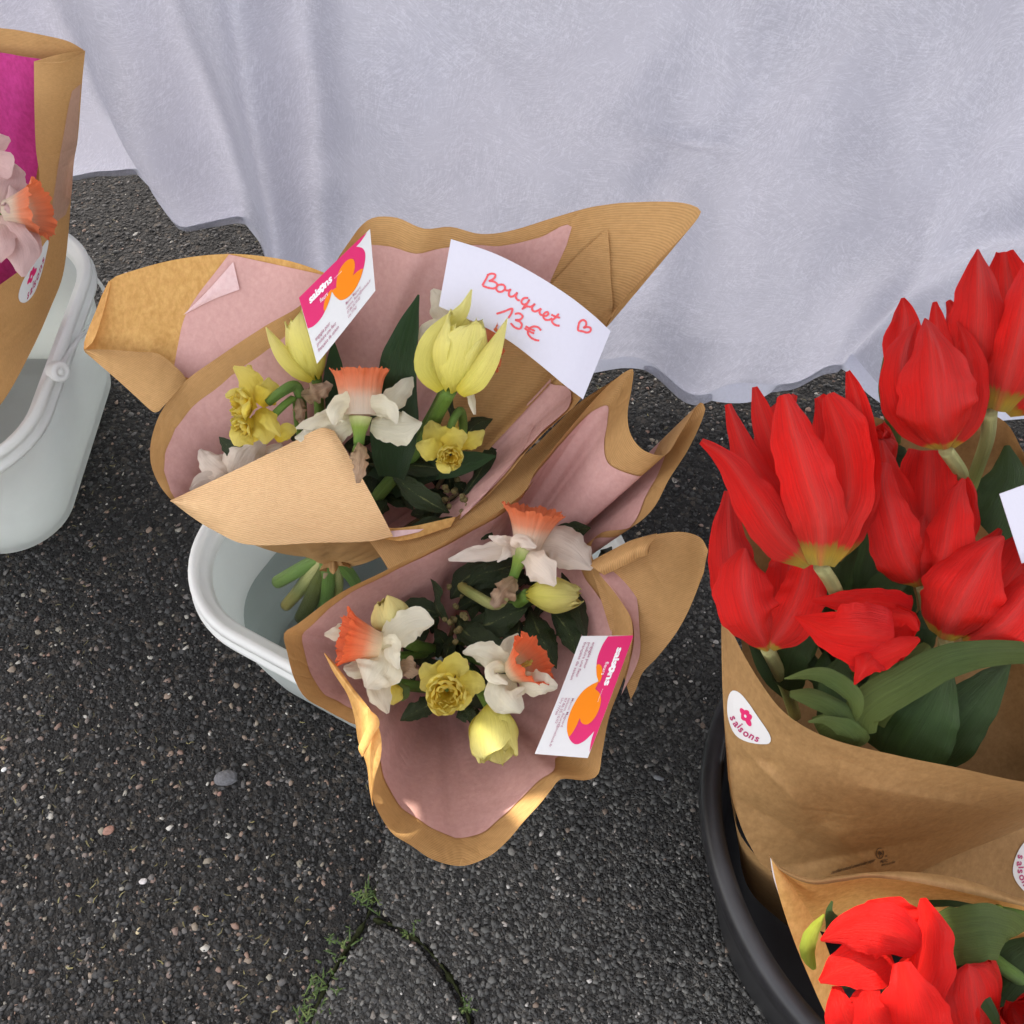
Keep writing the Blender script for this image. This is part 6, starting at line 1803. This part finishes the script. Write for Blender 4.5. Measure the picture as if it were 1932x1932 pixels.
rt('open red tulip with a yellow base at the upper right corner of the tulips', (1868, 776, .53), (1870, 480, .59), 60, 7, head=False, mat='red_base', stem=[(1862, 830, .50), (1838, 900, .46), (1810, 980, .42)], blades=[
    ([(1872, 770, .528), (1890, 680, .535), (1905, 580, .545), (1895, 475, .555)], [40, 100, 110, 90, 30], 0, -.3),
    ([(1890, 768, .53), (1935, 690, .545), (1965, 590, .56), (1975, 500, .57)], [36, 90, 100, 80, 10], 15, -.2),
    ([(1858, 772, .534), (1848, 680, .552), (1850, 580, .568), (1845, 470, .58)], [36, 92, 104, 80, 4], -12, .35),
    ([(1880, 775, .537), (1905, 700, .56), (1930, 590, .575), (1945, 480, .585)], [40, 104, 110, 80, 6], 12, .4),
    ([(1895, 776, .534), (1940, 740, .55), (1990, 690, .56), (2030, 640, .565)], [30, 80, 90, 60, 6], 15, .3)])
rt('half open red tulip with gaping petals in the middle of the bag', (1742, 1106, .465), (1742, 880, .515), 72, 9, head=False, mat='red', stem=[(1750, 1160, .42), (1740, 1240, .36)], blades=[
    ([(1742, 1080, .458), (1748, 990, .472), (1750, 910, .486), (1752, 850, .494)], [50, 112, 118, 106, 70], 0, -.35),
    ([(1728, 1060, .46), (1694, 950, .478), (1676, 880, .49), (1664, 830, .496)], [30, 70, 66, 40, 4], -10, .1),
    ([(1775, 1080, .462), (1808, 1000, .478), (1815, 940, .488), (1806, 880, .494)], [30, 60, 60, 46, 10], 22, .2),
    ([(1742, 1106, .468), (1736, 1060, .486), (1738, 1010, .492), (1744, 970, .49)], [20, 92, 80, 40, 4], 0, .5),
    ([(1750, 1106, .468), (1780, 1052, .494), (1790, 990, .506), (1802, 934, .512), (1817, 902, .513)], [16, 90, 94, 82, 50, 8], 14, .55),
    ([(1736, 1106, .468), (1706, 1050, .494), (1682, 975, .508), (1668, 915, .513), (1672, 872, .512)], [18, 96, 98, 86, 66, 26], -12, .55)])
rt('small dark red tulip behind, between the wide open and the half open one', (1665, 900, .45), (1640, 812, .475), 40, 10, rot=.1, open_=.1, close=.3)
rt('red tulip leaning to the right edge under the white card', (1785, 1205, .455), (1890, 1005, .50), 88, 12, head=False, mat='red', stem=[(1775, 1270, .40), (1760, 1330, .35)], blades=[
    ([(1850, 1180, .452), (1900, 1110, .468), (1935, 1050, .478), (1960, 1000, .482)], [60, 120, 110, 90, 20], 10, -.2),
    ([(1800, 1180, .455), (1835, 1080, .476), (1868, 1030, .486), (1888, 998, .49)], [50, 90, 76, 50, 10], -10, .3),
    ([(1820, 1216, .46), (1890, 1180, .484), (1940, 1120, .494), (1970, 1060, .498)], [60, 120, 124, 90, 20], 12, .45),
    ([(1778, 1206, .462), (1806, 1150, .486), (1838, 1088, .502), (1868, 1040, .508), (1894, 1012, .506)], [56, 138, 150, 120, 70, 10], -6, .5)])
rt('red tulip lying on its side, opening to the right, front of the bag', (1640, 1215, .465), (1735, 1190, .485), 50, 14, head=False, mat='red_plain', stem=[(1610, 1260, .41), (1600, 1340, .36)], smat='stem', blades=[
    ([(1720, 1150, .470), (1670, 1140, .478), (1600, 1136, .480), (1532, 1134, .478)], [50, 56, 52, 36, 6], 10, .3),
    ([(1640, 1200, .462), (1680, 1185, .464), (1710, 1175, .468), (1734, 1168, .476)], [110, 124, 110, 80, 30], 0, -.5),
    ([(1640, 1170, .478), (1685, 1160, .484), (1715, 1165, .486), (1733, 1190, .484)], [40, 44, 40, 30, 10], 30, .5),
    ([(1685, 1205, .490), (1640, 1198, .500), (1570, 1192, .498), (1535, 1178, .492), (1499, 1163, .486)], [96, 122, 122, 92, 50, 4], 5, .45),
    ([(1600, 1250, .480), (1650, 1245, .488), (1700, 1225, .490), (1736, 1206, .486)], [46, 62, 54, 40, 12], -20, .5),
    ([(1660, 1225, .486), (1640, 1245, .490), (1625, 1268, .488), (1612, 1292, .484)], [50, 70, 50, 24, 3], 10, .2)])

# lower wrap with tulips at the bottom right
W5 = thing('paper_wrap', 'kraft wrap in the bottom right corner, standing in front of the tulip bag', 'paper wrap', (0.36, 0.12, 0.06))
strip('back_panel', [(1452, 1614, .425), (1475, 1640, .422), (1530, 1662, .42), (1590, 1657, .42), (1640, 1648, .42), (1700, 1657, .42), (1800, 1678, .42), (1932, 1708, .42), (2200, 1760, .42)],
      [(1480, 1690, .36), (1510, 1740, .33), (1560, 1760, .28), (1650, 1780, .25), (1750, 1800, .25), (1850, 1820, .25), (2200, 1900, .25)], M['kraft_lit_in'], W5, n=80, m=26, bulge=-.006, nse=.003, seed=40)
strip('rolled_edge', [(1452, 1613, .427), (1475, 1637, .425), (1530, 1657, .424), (1590, 1652, .424), (1640, 1646, .424), (1720, 1645, .422), (1800, 1655, .422), (1870, 1675, .422), (1932, 1697, .422), (2200, 1750, .42)],
      [(1453, 1617, .425), (1476, 1645, .423), (1530, 1668, .422), (1590, 1663, .422), (1640, 1656, .422), (1720, 1664, .424), (1800, 1680, .424), (1870, 1696, .424), (1932, 1710, .424), (2200, 1765, .42)], M['kraft_bag'], W5, n=80, m=8, bulge=.003, seed=41)
strip('left_panel', [(1452, 1613, .425), (1470, 1690, .405), (1500, 1780, .38), (1540, 1875, .35), (1570, 1945, .33), (1600, 2060, .30)],
      [(1454, 1616, .426), (1495, 1672, .41), (1535, 1735, .39), (1565, 1800, .36), (1590, 1900, .33), (1640, 2060, .28)], M['kraft_lit_in'], W5, n=50, m=12, bulge=.002, nse=.002, seed=42)
strip('torn_edge', [(1453, 1616, .4255), (1458, 1650, .416), (1470, 1690, .405)], [(1456, 1620, .4258), (1466, 1640, .418), (1484, 1690, .406)], M['card'], W5, n=16, m=3)
Z = .445
rt('sunlit wide open red tulip at the bottom, left of the lower wrap', (1680, 1900, .40), (1650, 1740, Z), 60, 20, head=False, mat='red_plain', blades=[
    ([(1690, 1800, Z - .014), (1680, 1760, Z - .004), (1672, 1725, Z), (1664, 1694, Z)], [90, 150, 160, 130, 60], 0, .15),
    ([(1700, 1900, Z - .03), (1738, 1830, Z - .006), (1748, 1760, Z + .004), (1740, 1694, Z + .004)], [50, 100, 100, 76, 14], 24, .35),
    ([(1735, 1790, Z), (1690, 1765, Z + .014), (1640, 1755, Z + .018), (1590, 1760, Z + .014), (1548, 1774, Z + .008)], [50, 90, 104, 90, 56, 5], 6, .35),
    ([(1680, 1800, Z - .02), (1640, 1815, Z + .002), (1595, 1825, Z + .004), (1546, 1852, Z)], [40, 84, 96, 70, 8], -10, .25),
    ([(1640, 1990, Z - .04), (1608, 1940, Z - .01), (1590, 1900, Z), (1580, 1860, Z - .002)], [80, 110, 110, 80, 20], -20, .3),
    ([(1680, 2010, Z - .04), (1660, 1950, Z - .01), (1640, 1900, Z), (1650, 1850, Z)], [90, 120, 110, 80, 16], -8, .3),
    ([(1730, 1990, Z - .04), (1722, 1930, Z + .002), (1712, 1870, Z + .014), (1700, 1815, Z + .014)], [70, 130, 140, 110, 36], 12, .35),
])
rt('shaded red tulip behind and right of the sunlit one at the bottom', (1830, 1960, .38), (1790, 1775, .42), 76, 22, rot=.4, open_=.06, close=.3)
rt('red tulip just showing in the bottom right corner', (1990, 2010, .40), (1925, 1900, .42), 70, 24, rot=.4, open_=.02, close=.4)

# ------------------------------------------------------------------ tulip leaves
GG = 'broad tulip leaves in the kraft bag'
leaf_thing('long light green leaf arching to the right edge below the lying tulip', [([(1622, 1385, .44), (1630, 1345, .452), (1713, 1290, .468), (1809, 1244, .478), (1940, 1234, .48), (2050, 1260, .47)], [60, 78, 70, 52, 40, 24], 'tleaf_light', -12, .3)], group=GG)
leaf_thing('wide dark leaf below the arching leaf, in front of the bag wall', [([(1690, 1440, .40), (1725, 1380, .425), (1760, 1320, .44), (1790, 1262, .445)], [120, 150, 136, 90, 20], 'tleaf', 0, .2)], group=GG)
leaf_thing('dark leaf with a folded lower edge right of the wide dark one', [([(1750, 1450, .39), (1810, 1370, .42), (1860, 1305, .435), (1905, 1250, .44)], [70, 110, 100, 70, 10], 'tleaf', -15, .3)], group=GG)
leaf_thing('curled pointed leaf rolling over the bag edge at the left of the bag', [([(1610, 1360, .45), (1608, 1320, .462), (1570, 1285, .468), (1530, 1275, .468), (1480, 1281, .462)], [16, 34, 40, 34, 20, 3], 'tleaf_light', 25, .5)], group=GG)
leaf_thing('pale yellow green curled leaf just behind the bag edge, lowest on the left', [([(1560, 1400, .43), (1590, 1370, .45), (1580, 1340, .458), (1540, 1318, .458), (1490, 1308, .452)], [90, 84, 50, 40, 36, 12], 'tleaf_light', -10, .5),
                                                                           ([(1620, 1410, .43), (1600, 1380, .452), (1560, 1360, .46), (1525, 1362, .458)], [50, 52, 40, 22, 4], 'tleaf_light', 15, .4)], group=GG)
leaf_thing('dark leaf inside the hollow between the curled leaves and the lying tulip', [([(1600, 1390, .41), (1590, 1340, .43), (1580, 1290, .44), (1590, 1240, .44)], [90, 100, 80, 60, 20], 'tleaf', 0, .2)], group=GG)
leaf_thing('upright leaf right of the yellow based stem of the wide open tulip', [([(1560, 1170, .40), (1580, 1100, .44), (1602, 1040, .46), (1627, 982, .475)], [60, 66, 56, 34, 4], 'tleaf', -18, .25)], group=GG)
leaf_thing('tall grey green leaf between the wide open tulip and the half open one', [([(1610, 1180, .39), (1625, 1090, .43), (1640, 1020, .45), (1646, 940, .465)], [80, 84, 70, 50, 10], 'tleaf', 8, .2)], group=GG)
leaf_thing('pointed leaf reaching up to the right under the half open tulip', [([(1650, 1170, .42), (1670, 1110, .455), (1705, 1080, .468), (1745, 1050, .478)], [60, 76, 66, 40, 3], 'tleaf', 12, .2)], group=GG)
leaf_thing('slim leaf tip standing in front of the tablecloth left of the tall closed tulip', [([(1692, 840, .46), (1690, 800, .475), (1672, 740, .50), (1667, 674, .515)], [20, 30, 30, 22, 2], 'tleaf_light', -30, .3)], group=GG)
leaf_thing('small leaf behind the small dark red petals', [([(1700, 880, .45), (1680, 850, .46), (1668, 820, .465)], [50, 50, 30, 4], 'tleaf', 0, .2)], group=GG)
leaf_thing('dark leaf below the white card near the right edge', [([(1840, 1030, .43), (1870, 960, .45), (1900, 900, .46), (1900, 840, .465)], [70, 110, 100, 60, 10], 'tleaf', 0, .2)], group=GG)
leaf_thing('dark leaf between the lying tulip and the right leaning tulip', [([(1720, 1250, .40), (1745, 1190, .43), (1760, 1140, .44), (1765, 1090, .445)], [50, 60, 46, 26, 4], 'tleaf', -20, .2)], group=GG)
leaf_thing('dark leaf hanging left of the lying tulip, inside the bag', [([(1480, 1300, .39), (1495, 1240, .42), (1525, 1180, .43), (1550, 1130, .43)], [60, 66, 60, 44, 10], 'tleaf', 10, .2)], group=GG)
leaf_thing('broad leaf behind the tip of the lying tulip', [([(1640, 1360, .42), (1670, 1300, .44), (1720, 1250, .45), (1750, 1215, .45)], [60, 70, 70, 54, 16], 'tleaf_light', 8, .2)], group=GG)
G5 = 'tulip leaves in the bottom right wrap'
leaf_thing('wide pale leaf crossing right of the sunlit tulip, bent over at its end', [([(1750, 1775, .415), (1810, 1765, .43), (1860, 1758, .436), (1898, 1765, .432), (1905, 1772, .42)], [90, 98, 100, 98, 96, 90], 'tleaf_light', 0, .15)], group=G5)
leaf_thing('narrow leaf running down to the bottom edge, right of the shaded tulip', [([(1780, 1780, .41), (1820, 1830, .42), (1860, 1890, .42), (1900, 1960, .41)], [20, 34, 30, 22, 10], 'tleaf', 10, .3)], group=G5)
leaf_thing('dark leaf in the bottom right corner below the wide pale leaf', [([(1860, 1940, .37), (1890, 1880, .39), (1930, 1830, .40), (1980, 1770, .40)], [90, 130, 130, 100, 20], 'tleaf', 0, .2)], group=G5)
leaf_thing('brownish leaf above the sunlit tulip under the rolled paper edge', [([(1740, 1700, .38), (1790, 1690, .395), (1840, 1690, .40), (1900, 1700, .40)], [20, 36, 40, 30, 8], 'tleaf', 0, .2)], group=G5)
leaf_thing('bright lime leaf edge catching the sun left of the sunlit tulip', [([(1536, 1830, .41), (1524, 1795, .425), (1530, 1765, .43), (1555, 1725, .43)], [10, 26, 30, 22, 4], 'lime', 0, .5), ([(1590, 1770, .41), (1575, 1745, .42), (1565, 1720, .428), (1570, 1700, .43)], [40, 44, 30, 16, 4], 'tleaf', 0, .2)], group=G5)
tube_t = thing('flower_stem', 'yellow green stem crossing the bottom right corner', 'stem', P(1860, 1800, .4))
tube('stalk', [P(1850, 1790, .40), P(1900, 1830, .40), P(1990, 1890, .38)], .0042, M['stem'], tube_t)
tube_t = thing('flower_stem', 'stem with a pale knot under the rolled edge in the bottom right corner', 'stem', P(1900, 1700, .4))
tube('stalk', [P(1840, 1690, .40), P(1900, 1710, .405), P(2000, 1760, .40)], .004, M['stem'], tube_t)
disc('knot', P(1882, 1712, .412), vdir(0, .2, 1), .002, .003, M['lime'], tube_t, n=10)
def filling2(label, pts, seed, n, z0=.0):
    t = thing('foliage', label, 'foliage', PP(pts[0])); t['kind'] = 'stuff'
    rr = np.random.RandomState(seed)
    for k in range(n):
        x, y, z = pts[rr.randint(len(pts))]
        x += rr.normal() * 30; y += rr.normal() * 24
        a = rr.uniform(.9, 2.3); l = rr.uniform(70, 130)
        blade('leaf', [(x, y, z), (x + l * math.cos(a) * .5, y - l * math.sin(a) * .5, z + .02), (x + l * math.cos(a), y - l * math.sin(a), z + .03)],
              [20, 40, 44, 30, 3], M['tleaf'], t, roll=rr.uniform(-40, 40), cup=.2, n=10, m=5, ruf=.1, seed=k)
filling2('shaded leaves and stems deep inside the tulip bag', [(1500, 1320, .32), (1560, 1300, .33), (1620, 1330, .32), (1700, 1250, .33), (1600, 1200, .34), (1700, 1180, .35), (1780, 1150, .37), (1650, 1050, .39), (1740, 1350, .33), (1520, 1250, .34), (1820, 1050, .40)], 5, 40)
filling2('shaded leaves deep inside the bottom right wrap', [(1620, 1850, .30), (1700, 1880, .30), (1800, 1880, .31), (1850, 1880, .32), (1900, 1900, .33), (1750, 1900, .33)], 6, 22)

# ------------------------------------------------------------------ added sheet out of view: blocks the sun, holes cut to throw the sun patches
def sun_blocker():
    zt = 1.9
    hit = lambda p: (p + S2 * ((zt - p[2]) / S2[2]))[:2]
    holes_px = [[(688, 1300, .388), (704, 1345, .388), (706, 1405, .386), (697, 1430, .384), (676, 1430, .380), (660, 1390, .376)],
                [(942, 1506, .33), (965, 1503, .335), (1040, 1500, .335), (1012, 1535, .335), (985, 1556, .335)],
                [(1500, 1690, .43), (1640, 1660, .43), (1765, 1672, .43), (1790, 1760, .43), (1765, 1880, .42), (1770, 2150, .42), (1480, 2150, .42), (1500, 1800, .42)]]
    fix = lambda h: [on(bv2, x, y, 0, z) for x, y, z in h]
    w2b = bvh_of(*[o for o in W2.children])
    grow = lambda h, k: [tuple(np.mean(h, 0) + (np.array(q) - np.mean(h, 0)) * k) for q in h]
    holes = [grow([hit(PP(q)) for q in holes_px[0]], 1.1), grow([hit(q) for q in [on(bv2, 943, 1505, 0, .33), on(bv2, 980, 1505, 0, .335), PP((1028, 1503, .343)), PP((1010, 1532, .342)), PP((986, 1553, .341))]], 1.15), [hit(PP(q)) for q in holes_px[2]]]
    gc = hit(np.array([0, .7, .2]))
    x0, x1, y0, y1 = gc[0] - 1.05, gc[0] + 3.2, 0.45, gc[1] + 1.2
    outer = []
    for a, b in (((x0, y0), (x1, y0)), ((x1, y0), (x1, y1)), ((x1, y1), (x0, y1)), ((x0, y1), (x0, y0))):
        outer.append(a)
    V = [Vector(o) for o in outer]; E_ = [(i, (i + 1) % 4) for i in range(4)]; cons = []
    for h in holes:
        k = len(V); V += [Vector((float(q[0]), float(q[1]))) for q in h]
        E_ += [(k + i, k + (i + 1) % len(h)) for i in range(len(h))]
    vv, ee, ff, *_ = delaunay_2d_cdt(V, E_, [], 0, 1e-7)
    F_ = []
    for f in ff:
        c = np.mean([[vv[i].x, vv[i].y] for i in f], 0)
        if any(in_poly(np.array([c]), h)[0] for h in holes): continue
        F_.append(tuple(f))
    t = thing('sun_blocker', 'grey canvas sheet added unseen above the table to block the sun, holes for sun patches', 'sun_blocker', (gc[0], gc[1], 0))
    o = mesh_obj('canvas', [(v.x, v.y, zt) for v in vv], F_, M['blocker_canvas'], t, smooth=False)
    so = o.modifiers.new('thickness', 'SOLIDIFY'); so.thickness = .003; so.offset = 1
    for px, py in ((x0 + .03, y0 + .03), (x1 - .03, y0 + .03), (x0 + .03, y1 - .03), (x1 - .03, y1 - .03)):
        if py < 1.6: continue
        tube('post', [(px, py, 0), (px, py, zt / 2), (px, py, zt - .002)], .015, M['plastic_rim'], t, n=4, m=10)
    return t
sun_blocker()
